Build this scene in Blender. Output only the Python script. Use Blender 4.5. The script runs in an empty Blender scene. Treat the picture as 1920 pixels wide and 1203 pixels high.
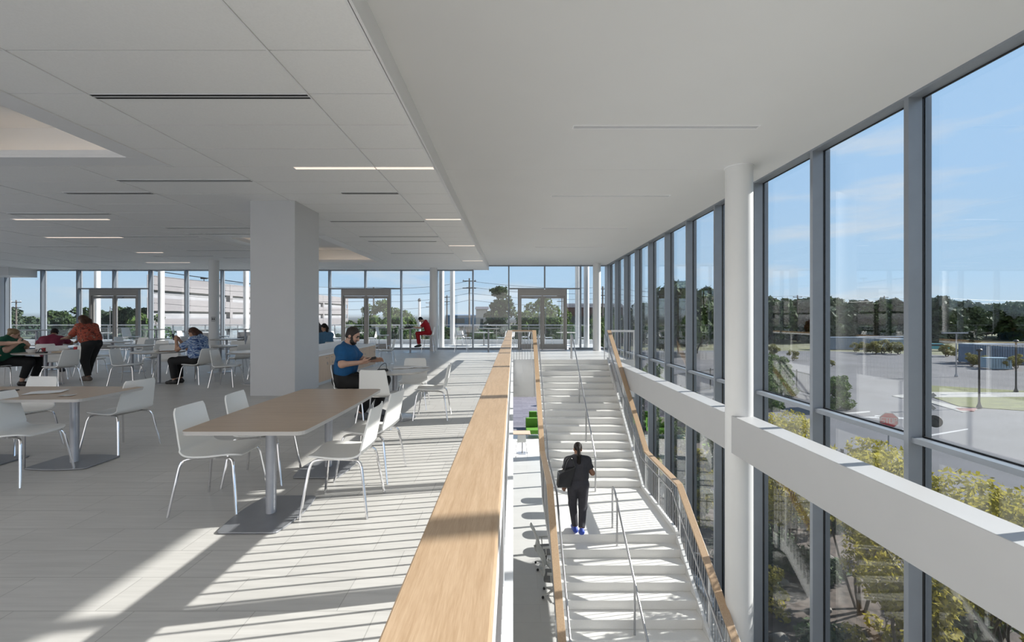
import bpy, math, random
import numpy as np
from mathutils import Vector, Matrix
random.seed(7)
SC = bpy.context.scene
COL = SC.collection
PI = math.pi
R = math.radians

# ---------------------------------------------------------------- materials
MATS = {}
def nodes_of(m):
    return m.node_tree.nodes, m.node_tree.links
def M(name, col, rough=.5, metal=0., spec=.5, noise=None, bump=None, emit=None):
    """procedural principled material; noise=(scale, amount, (sx,sy,sz)) colour variation"""
    if name in MATS: return MATS[name]
    m = bpy.data.materials.new(name); m.use_nodes = True
    N, L = nodes_of(m)
    p = N['Principled BSDF']
    c = (*col, 1)
    p.inputs['Base Color'].default_value = c
    p.inputs['Roughness'].default_value = rough
    p.inputs['Metallic'].default_value = metal
    p.inputs['Specular IOR Level'].default_value = spec
    if noise or bump:
        tc = N.new('ShaderNodeTexCoord'); mp = N.new('ShaderNodeMapping')
        L.new(tc.outputs['Object'], mp.inputs['Vector'])
        nz = N.new('ShaderNodeTexNoise'); nz.inputs['Detail'].default_value = 4
        L.new(mp.outputs['Vector'], nz.inputs['Vector'])
        s = noise or bump
        nz.inputs['Scale'].default_value = s[0]
        if len(s) > 2: mp.inputs['Scale'].default_value = s[2]
    if noise:
        mx = N.new('ShaderNodeMix'); mx.data_type = 'RGBA'
        a = noise[1]
        mx.inputs[6].default_value = tuple(max(0, x*(1-a)) for x in col)+(1,)
        mx.inputs[7].default_value = tuple(min(1, x*(1+a)) for x in col)+(1,)
        rp = N.new('ShaderNodeValToRGB'); rp.color_ramp.elements[0].position = .3; rp.color_ramp.elements[1].position = .7
        L.new(nz.outputs['Fac'], rp.inputs['Fac'])
        L.new(rp.outputs['Color'], mx.inputs[0]); L.new(mx.outputs[2], p.inputs['Base Color'])
    if bump:
        b = N.new('ShaderNodeBump'); b.inputs['Strength'].default_value = bump[1]; b.inputs['Distance'].default_value = .01
        L.new(nz.outputs['Fac'], b.inputs['Height']); L.new(b.outputs['Normal'], p.inputs['Normal'])
    if emit:
        p.inputs['Emission Color'].default_value = (*emit[0], 1); p.inputs['Emission Strength'].default_value = emit[1]
    MATS[name] = m
    return m

def wood(name, c1, c2, axis='Y', scale=1., rough=.38):
    if name in MATS: return MATS[name]
    m = bpy.data.materials.new(name); m.use_nodes = True
    N, L = nodes_of(m); p = N['Principled BSDF']
    tc = N.new('ShaderNodeTexCoord'); mp = N.new('ShaderNodeMapping')
    s = {'X': (1.2, 22, 22), 'Y': (22, 1.2, 22), 'Z': (22, 22, 1.2)}[axis]
    mp.inputs['Scale'].default_value = tuple(v*scale for v in s)
    L.new(tc.outputs['Object'], mp.inputs['Vector'])
    n1 = N.new('ShaderNodeTexNoise'); n1.inputs['Scale'].default_value = 2.2; n1.inputs['Detail'].default_value = 6; n1.inputs['Roughness'].default_value = .62
    n1.inputs['Distortion'].default_value = .5
    L.new(mp.outputs['Vector'], n1.inputs['Vector'])
    n2 = N.new('ShaderNodeTexNoise'); n2.inputs['Scale'].default_value = 14; n2.inputs['Detail'].default_value = 2
    L.new(mp.outputs['Vector'], n2.inputs['Vector'])
    ad = N.new('ShaderNodeMath'); ad.operation = 'MULTIPLY_ADD'; ad.inputs[1].default_value = .35
    L.new(n2.outputs['Fac'], ad.inputs[0]); 
    sc = N.new('ShaderNodeMath'); sc.operation = 'MULTIPLY'; sc.inputs[1].default_value = .65
    L.new(n1.outputs['Fac'], sc.inputs[0]); L.new(sc.outputs[0], ad.inputs[2])
    rp = N.new('ShaderNodeValToRGB')
    rp.color_ramp.elements[0].position = .36; rp.color_ramp.elements[0].color = (*c2, 1)
    rp.color_ramp.elements[1].position = .62; rp.color_ramp.elements[1].color = (*c1, 1)
    L.new(ad.outputs[0], rp.inputs['Fac']); L.new(rp.outputs['Color'], p.inputs['Base Color'])
    p.inputs['Roughness'].default_value = rough
    MATS[name] = m
    return m

def brick_mat(name, c1, c2, mortar, w, h, ms=.004, off=.5, loc=(0, 0, 0), axes='XY', rough=.5, streak=None, freq=2):
    if name in MATS: return MATS[name]
    m = bpy.data.materials.new(name); m.use_nodes = True
    N, L = nodes_of(m); p = N['Principled BSDF']
    tc = N.new('ShaderNodeTexCoord')
    sp = N.new('ShaderNodeSeparateXYZ'); L.new(tc.outputs['Object'], sp.inputs[0])
    cb = N.new('ShaderNodeCombineXYZ')
    L.new(sp.outputs[axes[0]], cb.inputs[0]); L.new(sp.outputs[axes[1]], cb.inputs[1])
    mp = N.new('ShaderNodeMapping'); mp.inputs['Location'].default_value = loc
    L.new(cb.outputs[0], mp.inputs['Vector'])
    b = N.new('ShaderNodeTexBrick')
    b.inputs['Scale'].default_value = 1; b.inputs['Brick Width'].default_value = w; b.inputs['Row Height'].default_value = h
    b.inputs['Mortar Size'].default_value = ms; b.inputs['Mortar Smooth'].default_value = .1; b.offset = off; b.offset_frequency = freq
    b.inputs['Color1'].default_value = (*c1, 1); b.inputs['Color2'].default_value = (*c2, 1); b.inputs['Mortar'].default_value = (*mortar, 1)
    L.new(mp.outputs['Vector'], b.inputs['Vector'])
    out = b.outputs['Color']
    if streak:
        m2 = N.new('ShaderNodeMapping'); m2.inputs['Scale'].default_value = streak[0]
        L.new(tc.outputs['Object'], m2.inputs['Vector'])
        n = N.new('ShaderNodeTexNoise'); n.inputs['Scale'].default_value = 1; n.inputs['Detail'].default_value = 5; n.inputs['Roughness'].default_value = .6
        L.new(m2.outputs['Vector'], n.inputs['Vector'])
        rp = N.new('ShaderNodeValToRGB'); a = streak[1]
        rp.color_ramp.elements[0].position = .3; rp.color_ramp.elements[0].color = (1-a, 1-a, 1-a, 1)
        rp.color_ramp.elements[1].position = .7; rp.color_ramp.elements[1].color = (1, 1, 1, 1)
        L.new(n.outputs['Fac'], rp.inputs['Fac'])
        mx = N.new('ShaderNodeMix'); mx.data_type = 'RGBA'; mx.blend_type = 'MULTIPLY'; mx.inputs[0].default_value = 1
        L.new(out, mx.inputs[6]); L.new(rp.outputs['Color'], mx.inputs[7]); out = mx.outputs[2]
    L.new(out, p.inputs['Base Color'])
    p.inputs['Roughness'].default_value = rough
    MATS[name] = m
    return m

def glass_mat(name, tint=(.95, .975, .98), r0=.05, rough=0., gl=(1, 1, 1)):
    if name in MATS: return MATS[name]
    m = bpy.data.materials.new(name); m.use_nodes = True
    N, L = nodes_of(m); N.remove(N['Principled BSDF'])
    out = N['Material Output']
    t = N.new('ShaderNodeBsdfTransparent'); t.inputs['Color'].default_value = (*tint, 1)
    g = N.new('ShaderNodeBsdfGlossy'); g.inputs['Roughness'].default_value = rough; g.inputs['Color'].default_value = (*gl, 1)
    lw = N.new('ShaderNodeLayerWeight'); lw.inputs['Blend'].default_value = .5
    pw = N.new('ShaderNodeMath'); pw.operation = 'POWER'; pw.inputs[1].default_value = 5
    L.new(lw.outputs['Facing'], pw.inputs[0])
    ma = N.new('ShaderNodeMath'); ma.operation = 'MULTIPLY_ADD'; ma.inputs[1].default_value = .8; ma.inputs[2].default_value = r0
    L.new(pw.outputs[0], ma.inputs[0])
    mx = N.new('ShaderNodeMixShader')
    L.new(ma.outputs[0], mx.inputs['Fac']); L.new(t.outputs[0], mx.inputs[1]); L.new(g.outputs[0], mx.inputs[2])
    L.new(mx.outputs[0], out.inputs['Surface'])
    MATS[name] = m
    return m

def leaf_mat(name, c1, c2, trans=.35):
    if name in MATS: return MATS[name]
    m = bpy.data.materials.new(name); m.use_nodes = True
    N, L = nodes_of(m); p = N['Principled BSDF']; out = N['Material Output']
    tc = N.new('ShaderNodeTexCoord'); n = N.new('ShaderNodeTexNoise'); n.inputs['Scale'].default_value = 1.7; n.inputs['Detail'].default_value = 5
    L.new(tc.outputs['Object'], n.inputs['Vector'])
    rp = N.new('ShaderNodeValToRGB')
    rp.color_ramp.elements[0].position = .35; rp.color_ramp.elements[0].color = (*c1, 1)
    rp.color_ramp.elements[1].position = .65; rp.color_ramp.elements[1].color = (*c2, 1)
    L.new(n.outputs['Fac'], rp.inputs['Fac']); L.new(rp.outputs['Color'], p.inputs['Base Color'])
    p.inputs['Roughness'].default_value = .7; p.inputs['Specular IOR Level'].default_value = .15
    tr = N.new('ShaderNodeBsdfTranslucent'); L.new(rp.outputs['Color'], tr.inputs['Color'])
    mx = N.new('ShaderNodeMixShader'); mx.inputs['Fac'].default_value = trans
    L.new(p.outputs[0], mx.inputs[1]); L.new(tr.outputs[0], mx.inputs[2]); L.new(mx.outputs[0], out.inputs['Surface'])
    MATS[name] = m
    return m

# ---------------------------------------------------------------- mesh builder
class MB:
    def __init__(s): s.v = []; s.f = []; s.mi = []
    def add(s, vs, fs, mi=0):
        b = len(s.v); s.v.extend([tuple(p) for p in vs])
        for f in fs: s.f.append(tuple(b+i for i in f)); s.mi.append(mi)
        return s
    def box(s, x0, x1, y0, y1, z0, z1, mi=0):
        v = [(x0,y0,z0),(x1,y0,z0),(x1,y1,z0),(x0,y1,z0),(x0,y0,z1),(x1,y0,z1),(x1,y1,z1),(x0,y1,z1)]
        return s.add(v, [(0,3,2,1),(4,5,6,7),(0,1,5,4),(1,2,6,5),(2,3,7,6),(3,0,4,7)], mi)
    def cbox(s, x, y, z, sx, sy, sz, mi=0):
        return s.box(x-sx/2, x+sx/2, y-sy/2, y+sy/2, z-sz/2, z+sz/2, mi)
    def prism(s, poly, z0, z1, mi=0):
        """poly: CCW list of (x,y)"""
        n = len(poly)
        v = [(x,y,z0) for x,y in poly]+[(x,y,z1) for x,y in poly]
        f = [tuple(range(n-1,-1,-1)), tuple(range(n,2*n))]+[(i,(i+1)%n,n+(i+1)%n,n+i) for i in range(n)]
        return s.add(v, f, mi)
    def prism_yz(s, poly, x0, x1, mi=0):
        """poly: list of (y,z), extruded along x"""
        n = len(poly)
        v = [(x0,y,z) for y,z in poly]+[(x1,y,z) for y,z in poly]
        f = [tuple(range(n-1,-1,-1)), tuple(range(n,2*n))]+[(i,(i+1)%n,n+(i+1)%n,n+i) for i in range(n)]
        return s.add(v, f, mi)
    def lathe(s, prof, n=32, c=(0,0,0), mi=0):
        """prof: list of (r,z) from bottom to top; closed at the ends"""
        vs = []; fs = []
        for r, z in prof:
            for i in range(n):
                a = 2*PI*i/n; vs.append((c[0]+r*math.cos(a), c[1]+r*math.sin(a), c[2]+z))
        for j in range(len(prof)-1):
            for i in range(n):
                k = (i+1) % n
                fs.append((j*n+i, j*n+k, (j+1)*n+k, (j+1)*n+i))
        fs.append(tuple(range(n-1,-1,-1))); fs.append(tuple((len(prof)-1)*n+i for i in range(n)))
        return s.add(vs, fs, mi)
    def tube(s, pts, r, n=8, mi=0):
        pts = [Vector(p) for p in pts]
        if not isinstance(r, (list, tuple)): r = [r]*len(pts)
        vs = []; fs = []
        up = None
        for i, p in enumerate(pts):
            d = (pts[min(i+1, len(pts)-1)]-pts[max(i-1, 0)]).normalized()
            if up is None:
                up = Vector((0,0,1)) if abs(d.z) < .9 else Vector((1,0,0))
            a = d.cross(up)
            if a.length < 1e-5: a = d.cross(Vector((0.3,1,0.2)))
            a.normalize(); b = a.cross(d).normalized(); up = b
            for k in range(n):
                t = 2*PI*k/n
                vs.append(p+(a*math.cos(t)+b*math.sin(t))*r[i])
        m = len(pts)
        for i in range(m-1):
            for k in range(n):
                q = (k+1) % n
                fs.append((i*n+k, (i+1)*n+k, (i+1)*n+q, i*n+q))
        fs.append(tuple(range(n))); fs.append(tuple((m-1)*n+k for k in range(n-1,-1,-1)))
        return s.add(vs, fs, mi)
    def ribbon(s, path, w, t, mi=0):
        """rectangular section swept along a path lying in a vertical YZ plane; path points = top centre (x,y,z)"""
        vs = []; fs = []
        P = [Vector(p) for p in path]
        for i, p in enumerate(P):
            vs += [(p.x-w/2,p.y,p.z),(p.x+w/2,p.y,p.z),(p.x+w/2,p.y,p.z-t),(p.x-w/2,p.y,p.z-t)]
        for i in range(len(P)-1):
            for k in range(4):
                q = (k+1) % 4
                fs.append((i*4+k, i*4+q, (i+1)*4+q, (i+1)*4+k))
        fs.append((3,2,1,0)); e = (len(P)-1)*4; fs.append((e,e+1,e+2,e+3))
        return s.add(vs, fs, mi)
    def ellipsoid(s, c, r, nu=12, nv=8, mi=0):
        prof = []
        vs = []; fs = []
        for j in range(nv+1):
            ph = -PI/2+PI*j/nv
            for i in range(nu):
                th = 2*PI*i/nu
                vs.append((c[0]+r[0]*math.cos(ph)*math.cos(th), c[1]+r[1]*math.cos(ph)*math.sin(th), c[2]+r[2]*math.sin(ph)))
        for j in range(nv):
            for i in range(nu):
                k = (i+1) % nu
                fs.append((j*nu+i, j*nu+k, (j+1)*nu+k, (j+1)*nu+i))
        return s.add(vs, fs, mi)
    def xform(s, mat):
        s.v = [tuple(mat @ Vector(p)) for p in s.v]; return s
    def mesh(s, name, mats, smooth=False):
        me = bpy.data.meshes.new(name)
        me.from_pydata(s.v, [], s.f)
        for m in (mats if isinstance(mats, (list, tuple)) else [mats]): me.materials.append(m)
        if any(s.mi): me.polygons.foreach_set('material_index', s.mi)
        if smooth:
            me.polygons.foreach_set('use_smooth', [True]*len(me.polygons))
            try: me.set_sharp_from_angle(angle=R(40))
            except Exception: pass
        me.validate(); me.update()
        return me
    def build(s, name, mats, parent=None, smooth=False, loc=None, rz=0):
        o = bpy.data.objects.new(name, s.mesh(name, mats, smooth))
        COL.objects.link(o)
        if parent: o.parent = parent
        if loc: o.location = loc
        if rz: o.rotation_euler.z = rz
        return o

def rect_round(x0, x1, y0, y1, r, n=5):
    p = []
    for cx, cy, a0 in ((x1-r,y0+r,-90),(x1-r,y1-r,0),(x0+r,y1-r,90),(x0+r,y0+r,180)):
        for i in range(n+1):
            a = R(a0+90*i/n); p.append((cx+r*math.cos(a), cy+r*math.sin(a)))
    return p

def bevel(o, w=.004, seg=2):
    b = o.modifiers.new('bevel', 'BEVEL'); b.width = w; b.segments = seg; b.limit_method = 'ANGLE'; b.angle_limit = R(40)
    return o

# ---------------------------------------------------------------- scene graph
def tag(o, label, cat, group=None, kind=None):
    o['label'] = label; o['category'] = cat
    if group: o['group'] = group
    if kind: o['kind'] = kind
    return o
def thing(name, label, cat, loc=(0,0,0), rz=0, group=None):
    o = bpy.data.objects.new(name, None); COL.objects.link(o)
    o.empty_display_size = .1
    o.location = loc; o.rotation_euler.z = rz
    return tag(o, label, cat, group)
def struct(o):
    o['kind'] = 'structure'; return o
def kids(o): return [c for c in COL.objects if c.parent == o]
KID = {}
def copy_tree(o, label, loc=None, rz=None, group=None, parent=None):
    if o.name not in KID: KID[o.name] = kids(o)
    c = o.copy(); COL.objects.link(c)
    if parent: c.parent = parent
    if loc is not None: c.location = loc
    if rz is not None: c.rotation_euler.z = rz
    if label: c['label'] = label
    if group: c['group'] = group
    for ch in KID[o.name]: copy_tree(ch, None, parent=c)
    return c
# ---------------------------------------------------------------- dimensions (metres; camera stands at x=0, y=0)
EYE = 1.53
F_PX = 840.
CT, CG = 3.81, 4.03            # tiled ceiling, plain ceiling
YF = 21.5                      # end glazing
XW = 4.44                      # inner face of the window mullions
LOW = -5.0                    # lower floor
RIS, TRD = .1785, .2695
Y0 = 16.35                     # top nosing of the stair
XS0, XS1 = .845, 3.425           # stair width

white = M('white_paint', (.80, .80, .79), .55, noise=(3, .015))
whitew = M('white_wall_paint', (.74, .74, .74), .5, noise=(2, .012))
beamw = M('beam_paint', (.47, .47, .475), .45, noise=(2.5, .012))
ceilm = M('ceiling_tile', (.88, .88, .875), .8, noise=(60, .02))
gyp = M('ceiling_plaster', (.74, .74, .74), .7, noise=(1.2, .01))
joint = M('ceiling_joint', (.16, .16, .16), .8, noise=(8, .05))
trimw = M('white_trim', (.84, .84, .85), .4, noise=(5, .01))
alu = M('grey_aluminium', (.26, .285, .32), .38, .25, noise=(4, .04))
bronze = M('warm_grey_aluminium', (.34, .325, .31), .4, .3, noise=(4, .04))
gasket = M('black_gasket', (.015, .016, .018), .5, noise=(9, .1))
chrome = M('chrome', (.80, .80, .82), .12, 1., noise=(6, .03))
steel = M('brushed_steel', (.44, .44, .455), .32, .9, noise=(30, .05))
silver = M('silver_paint', (.34, .35, .38), .36, .55, noise=(12, .05))
dark = M('dark_plastic', (.02, .02, .022), .45, noise=(12, .1))
black = M('black_slot', (.006, .006, .007), .7, noise=(12, .1))
cap_wood = wood('oak_cap', (.52, .375, .25), (.40, .27, .165), 'Y', 1.6, .36)
capx_wood = wood('oak_cap_cross', (.52, .375, .25), (.40, .27, .165), 'X', 1.6, .36)
top_wood = wood('table_laminate', (.50, .375, .265), (.42, .305, .21), 'X', .45, .33)
cab_wood = wood('cabinet_laminate', (.66, .50, .38), (.58, .43, .31), 'Z', .5, .42)
floor_m = brick_mat('floor_tile', (.57, .557, .535), (.615, .60, .578), (.41, .40, .385), .63, .303, .0028, .33,
                    loc=(1.343-.63*3+.0, -2.337+.303*20, 0), rough=.42, streak=((1.6, 30, 1), .16), freq=2)
low_m = brick_mat('lower_floor_tile', (.62, .615, .605), (.65, .645, .635), (.53, .525, .52), 1.2, .6, .004, .5, rough=.45, streak=((2, 2, 1), .06))
carpet_m = brick_mat('striped_carpet', (.10, .095, .125), (.20, .195, .23), (.14, .135, .165), 1.1, .22, .02, .4, rough=.95, streak=((6, 40, 1), .6))
step_m = M('white_terrazzo', (.77, .76, .74), .42, noise=(90, .03))
pane = glass_mat('window_glass', (.775, .79, .795), .062)
rail_glass = glass_mat('railing_glass', (.82, .90, .93), .05)
led = M('warm_led', (1, .8, .6), .5, emit=((1., .86, .70), 2.3))
ledw = M('warm_diffuser', (1, .9, .8), .5, emit=((1., .80, .66), .95))

# ---------------------------------------------------------------- floors
b = MB(); b.box(-26, -.01, 10, YF, -.5, 0); b.box(-13.5, -.01, -2, 10, -.5, 0)
b.box(-.01, 4.40, Y0, YF, -.5, 0)
struct(b.build('floor', floor_m))
b = MB(); b.box(-14, 4.62, -4, 25, LOW-.3, LOW)
struct(b.build('floor', low_m))
b = MB(); b.box(-14, 4.62, 25, 38, LOW-.3, LOW)
struct(b.build('floor', carpet_m))
b = MB(); b.box(-14, 4.62, 38, 38.2, LOW, -.6)
struct(b.build('wall_back', whitew))
# slab edges round the stair opening
b = MB(); b.box(-.012, .0, -2, Y0, -1.36, -.0); b.box(-.11, 0., -2, Y0-.02, .0, .018)
struct(bevel(b.build('trim_1', trimw), .003))
b = MB(); b.box(.0, XS0-.08, Y0-.03, Y0-.002, -1.36, -.004); b.box(XS1+.08, 4.42, Y0-.03, Y0-.002, -1.36, -.004); b.box(0, 4.42, Y0+.02, Y0+.3, -1.36, -.51)
struct(b.build('trim_2', whitew))
# spandrel beam along the windows
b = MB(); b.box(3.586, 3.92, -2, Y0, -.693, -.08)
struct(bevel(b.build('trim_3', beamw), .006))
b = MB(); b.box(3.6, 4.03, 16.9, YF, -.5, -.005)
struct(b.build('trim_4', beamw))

# ---------------------------------------------------------------- ceilings
COFFERS = [(-8.40, -5.14, .10, 6.69), (-8.40, -5.18, 12.4, 18.76)]
def minus(r, c):
    x0, x1, y0, y1 = r; a0, a1, b0, b1 = c
    if a0 >= x1 or a1 <= x0 or b0 >= y1 or b1 <= y0: return [r]
    out = []
    if x0 < a0: out.append((x0, a0, y0, y1)); x0 = a0
    if x1 > a1: out.append((a1, x1, y0, y1)); x1 = a1
    if y0 < b0: out.append((x0, x1, y0, b0))
    if y1 > b1: out.append((x0, x1, b1, y1))
    return [q for q in out if q[1]-q[0] > .03 and q[3]-q[2] > .03]
xs = [-1.18, -2.09]
while xs[-1] > -25.9: xs.append(xs[-1]-2.25)
ys = [3.827-.74*10+.74*k for k in range(34)]
ys = [y for y in ys if y < YF-.05]+[YF+.05]
tiles = MB(); G = .0075
for i in range(len(xs)-1):
    for j in range(len(ys)-1):
        rs = [(xs[i+1], xs[i], ys[j], ys[j+1])]
        for c in COFFERS: rs = [q for r in rs for q in minus(r, c)]
        for (x0, x1, y0, y1) in rs:
            if (x0+x1)/2 < -13.5 and y1 < 10 or y1 < -1.9: continue
            tiles.box(x0+G, x1-G, y0+G, y1-G, CT, CT+.025)
            tiles.box(x0-.013, x0+.004, y0, y1, CT-.007, CT+.01, 1)
struct(tiles.build('ceiling', [ceilm, trimw]))
b = MB()
rs = [(xs[-1], -1.18, 9.6, YF+.05), (-13.5, -1.18, -2, 9.6)]
for c in COFFERS: rs = [q for r in rs for q in minus(r, c)]
for (x0, x1, y0, y1) in rs: b.box(x0, x1, y0, y1, CT+.018, CT+.05)
struct(b.build('ceiling', joint))
b = MB(); b.box(-1.16, XW+.2, -2, 7.576, CG, CG+.12); b.box(-1.16, XW+.2, 7.582, YF+.1, CG, CG+.12)
b.box(-1.0, XW, 7.5, 7.7, CG+.012, CG+.1)
struct(b.build('ceiling', gyp))
b = MB(); b.box(-26, XW+.3, 9.6, YF+.3, 4.75, 4.95); b.box(-13.5, XW+.3, -2, 9.6, 4.75, 4.95); b.box(-26, -25.8, 9.6, YF, CT+.1, 4.8)
struct(b.build('ceiling', gyp))
b = MB(); b.box(-1.185, -1.155, -2, YF, CT-.012, CG+.02); b.box(-1.21, -1.18, -2, YF, CT-.012, CT+.01)
struct(b.build('trim_5', trimw))
b = MB(); b.box(-26, -22.75, 20.2, 21.42, 3.44, CT)
struct(b.build('trim_6', whitew))
b = MB(); b.box(-24.6, -24.4, 10, YF, 0, CT)
struct(b.build('wall_left', whitew))

for i, (x0, x1, y0, y1) in enumerate(COFFERS):
    t = thing('ceiling_coffer', ['deep white ceiling coffer with warm cove glow, cut off by the upper left edge',
                                 'smaller looking ceiling coffer with warm glow behind the square column'][i], 'ceiling coffer', ((x0+x1)/2, (y0+y1)/2, CT), group='ceiling coffers')
    hx, hy = (x1-x0)/2, (y1-y0)/2
    w = .34; z = 0
    b = MB()
    for a in ((-hx, hx, hy-w, hy), (-hx, hx, -hy, -hy+w), (-hx, -hx+w, -hy+w, hy-w), (hx-w, hx, -hy+w, hy-w)):
        b.box(a[0], a[1], a[2], a[3], -.012, .02)
    for a in ((-hx+w-.02, hx-w+.02, hy-w, hy-w+.02), (-hx+w-.02, hx-w+.02, -hy+w-.02, -hy+w), (-hx+w-.02, -hx+w, -hy+w, hy-w), (hx-w, hx-w+.02, -hy+w, hy-w)):
        b.box(a[0], a[1], a[2], a[3], .02, .095)
    bevel(b.build('frame', trimw, t), .003)
    b = MB(); T = .55
    b.box(-hx, hx, -hy, hy, T, T+.02)
    b.box(-hx-.02, -hx, -hy, hy, .02, T); b.box(hx, hx+.02, -hy, hy, .02, T)
    b.box(-hx, hx, -hy-.02, -hy, .02, T); b.box(-hx, hx, hy, hy+.02, .02, T)
    b.build('recess', gyp, t)
    b = MB(); q = .12
    b.box(-hx+w-.1, hx-w+.1, hy-w+.05, hy-w+.05+.03, .03, .05); b.box(-hx+w-.1, hx-w+.1, -hy+w-.08, -hy+w-.05, .03, .05)
    b.box(-hx+w-.08, -hx+w-.05, -hy+w, hy-w, .03, .05); b.box(hx-w+.05, hx-w+.08, -hy+w, hy-w, .03, .05)
    b.build('light_strip', led, t)

# slots in the tiled ceiling: (x0, x1, y)
DIFF = [(-4.33, -2.10, 4.62, 'long double-slot black air diffuser nearest the viewer'),
        (-6.58, -4.35, 7.46, 'air diffuser slot in front of the square column, above its upper left'),
        (-3.14, -2.10, 8.2, 'short air diffuser slot beside the right side of the square column'),
        (-8.2, -6.6+.0, 8.2, None), (-11.08, -8.85, 9.85, None), (-4.33, -2.10, 10.62, 'air diffuser slot just right of the square column top'),
        (-8.83, -6.6, 11.4, None), (-11.08, -8.85, 12.6, None), (-4.33, -2.10, 12.62, None), (-4.33, -2.3, 13.4, None),
        (-8.83, -6.6, 12.2, None), (-15.58, -13.35, 14.4, None), (-4.33, -2.10, 15.9, None), (-13.33, -11.1, 16.6, None),
        (-11.08, -8.85, 15.2, None), (-17.83, -15.6, 18.3, None), (-11.08, -8.85, 17.1, None)]
slot_proto = {}
def place_slot(kind, x0, x1, y, z, label, group):
    L = round(x1-x0, 2)
    key = (kind, L)
    if key not in slot_proto:
        if kind == 'diff':
            t = thing('air_diffuser', label, 'air diffuser', ((x0+x1)/2, y, z), group=group)
            b = MB(); h = L/2
            b.box(-h, h, -.055, -.048, -.006, .01); b.box(-h, h, .048, .055, -.006, .01); b.box(-h, h, -.006, .006, -.006, .01); b.box(-h, h, .048, .06, -.006, .01)
            b.build('frame', trimw, t)
            b = MB(); b.box(-h, h, -.048, -.006, -.003, .008); b.box(-h, h, .006, .048, -.003, .008); b.build('slot', black, t)
        elif kind == 'light':
            t = thing('linear_light', label, 'ceiling light', ((x0+x1)/2, y, z), group=group)
            b = MB(); h = L/2
            b.box(-h-.01, h+.01, -.062, -.05, -.006, .01); b.box(-h-.01, h+.01, .05, .062, -.006, .01)
            b.build('frame', trimw, t)
            b = MB(); b.box(-h, h, -.05, .05, -.003, .008); b.build('diffuser', ledw, t)
        else:
            t = thing('ceiling_slot', label, 'air diffuser', ((x0+x1)/2, y, z), group=group)
            b = MB(); h = L/2
            b.box(-h, h, -.055, -.04, -.010, .005); b.box(-h, h, .04, .055, -.010, .005); b.box(-h, -h+.015, -.04, .04, -.010, .005); b.box(h-.015, h, -.04, .04, -.010, .005)
            b.build('frame', trimw, t)
            b = MB(); b.box(-h+.015, h-.015, -.04, .04, -.004, .005); b.build('slot', M('pale_slot', (.55, .56, .58), .6, noise=(9, .04)), t)
        slot_proto[key] = t; return t
    return copy_tree(slot_proto[key], label, ((x0+x1)/2, y, z))
for x0, x1, y, lab in DIFF:
    place_slot('diff', x0, x1, y, CT-.001, lab or 'dark linear air diffuser slot deep in the white tiled ceiling', 'linear air diffusers in the tiled ceiling')
for x0, x1, y, lab in [(-3.33, -1.19, 6.83, 'warm linear ceiling light running to the ceiling edge, the nearest one'),
                  (-2.03, -1.19, 10.4, 'short warm linear light at the ceiling edge, second from the viewer'),
                  (-2.03, -1.19, 14.2, 'short warm linear light at the ceiling edge, third from the viewer'),
                  (-2.03, -1.19, 18.0, None),
                  (-11.6, -9.4, 10.4, None), (-13.3, -11.1, 12.75, None), (-13.2, -12.3, 15.7, None), (-15.2, -13.4, 18.55, None), (-10.2, -9.0, 18.6, None), (-11, -9.6, 19.8, None)]:
    place_slot('light', x0, x1, y, CT-.001, lab or 'warm glowing linear light far back in the white tiled ceiling', 'warm linear lights in the tiled ceiling')
for y, lab in [(5.87, 'pale slot in the plain ceiling above the stair, nearest of the four'), (9.2, 'pale slot in the plain ceiling above the stair, second of the four'),
               (12.55, 'pale slot in the plain ceiling above the stair, third of the four'), (15.9, 'pale slot in the plain ceiling above the stair, farthest of the four')]:
    place_slot('pale', .78, 3.22, y, CG-.001, lab, 'pale slots in the plain ceiling')

# ---------------------------------------------------------------- columns
def round_column(name, x, y, r, z0, z1):
    b = MB(); b.lathe([(r, z0), (r, z1)], 40, (x, y, 0))
    return struct(b.build(name, whitew, smooth=True))
c = round_column('round_column', 3.765, 7.47, .212, LOW, CG)
b = MB(); b.lathe([(.225, CG-.012), (.225, CG+.004)], 40, (3.765, 7.47, 0)); b.build('collar', trimw, c, True)
round_column('round_column', 3.88, 20.75, .18, 0, CG)
round_column('round_column', -3.66, 20.6, .17, 0, CT)
c = round_column('round_column', -11.95, 17.9, .18, 0, CT)
b = MB(); b.cbox(-11.95+.10, 17.9-.185, 1.47, .17, .012, .17); b.build('sign_plate', M('sign_grey', (.45, .46, .48), .4, noise=(5, .05)), c)
b = MB()
b.cbox(-11.95+.10, 17.9-.193, 1.545, .15, .004, .012); b.cbox(-11.95+.10, 17.9-.193, 1.395, .15, .004, .012)
b.cbox(-11.95+.065, 17.9-.193, 1.47, .05, .004, .06); b.cbox(-11.95+.135, 17.9-.193, 1.47, .05, .004, .06)
b.build('sign_marks', dark, c)
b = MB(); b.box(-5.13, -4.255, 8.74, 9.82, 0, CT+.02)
struct(bevel(b.build('square_column', M('column_paint', (.58, .585, .60), .6, noise=(3, .01))), .006))

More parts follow.
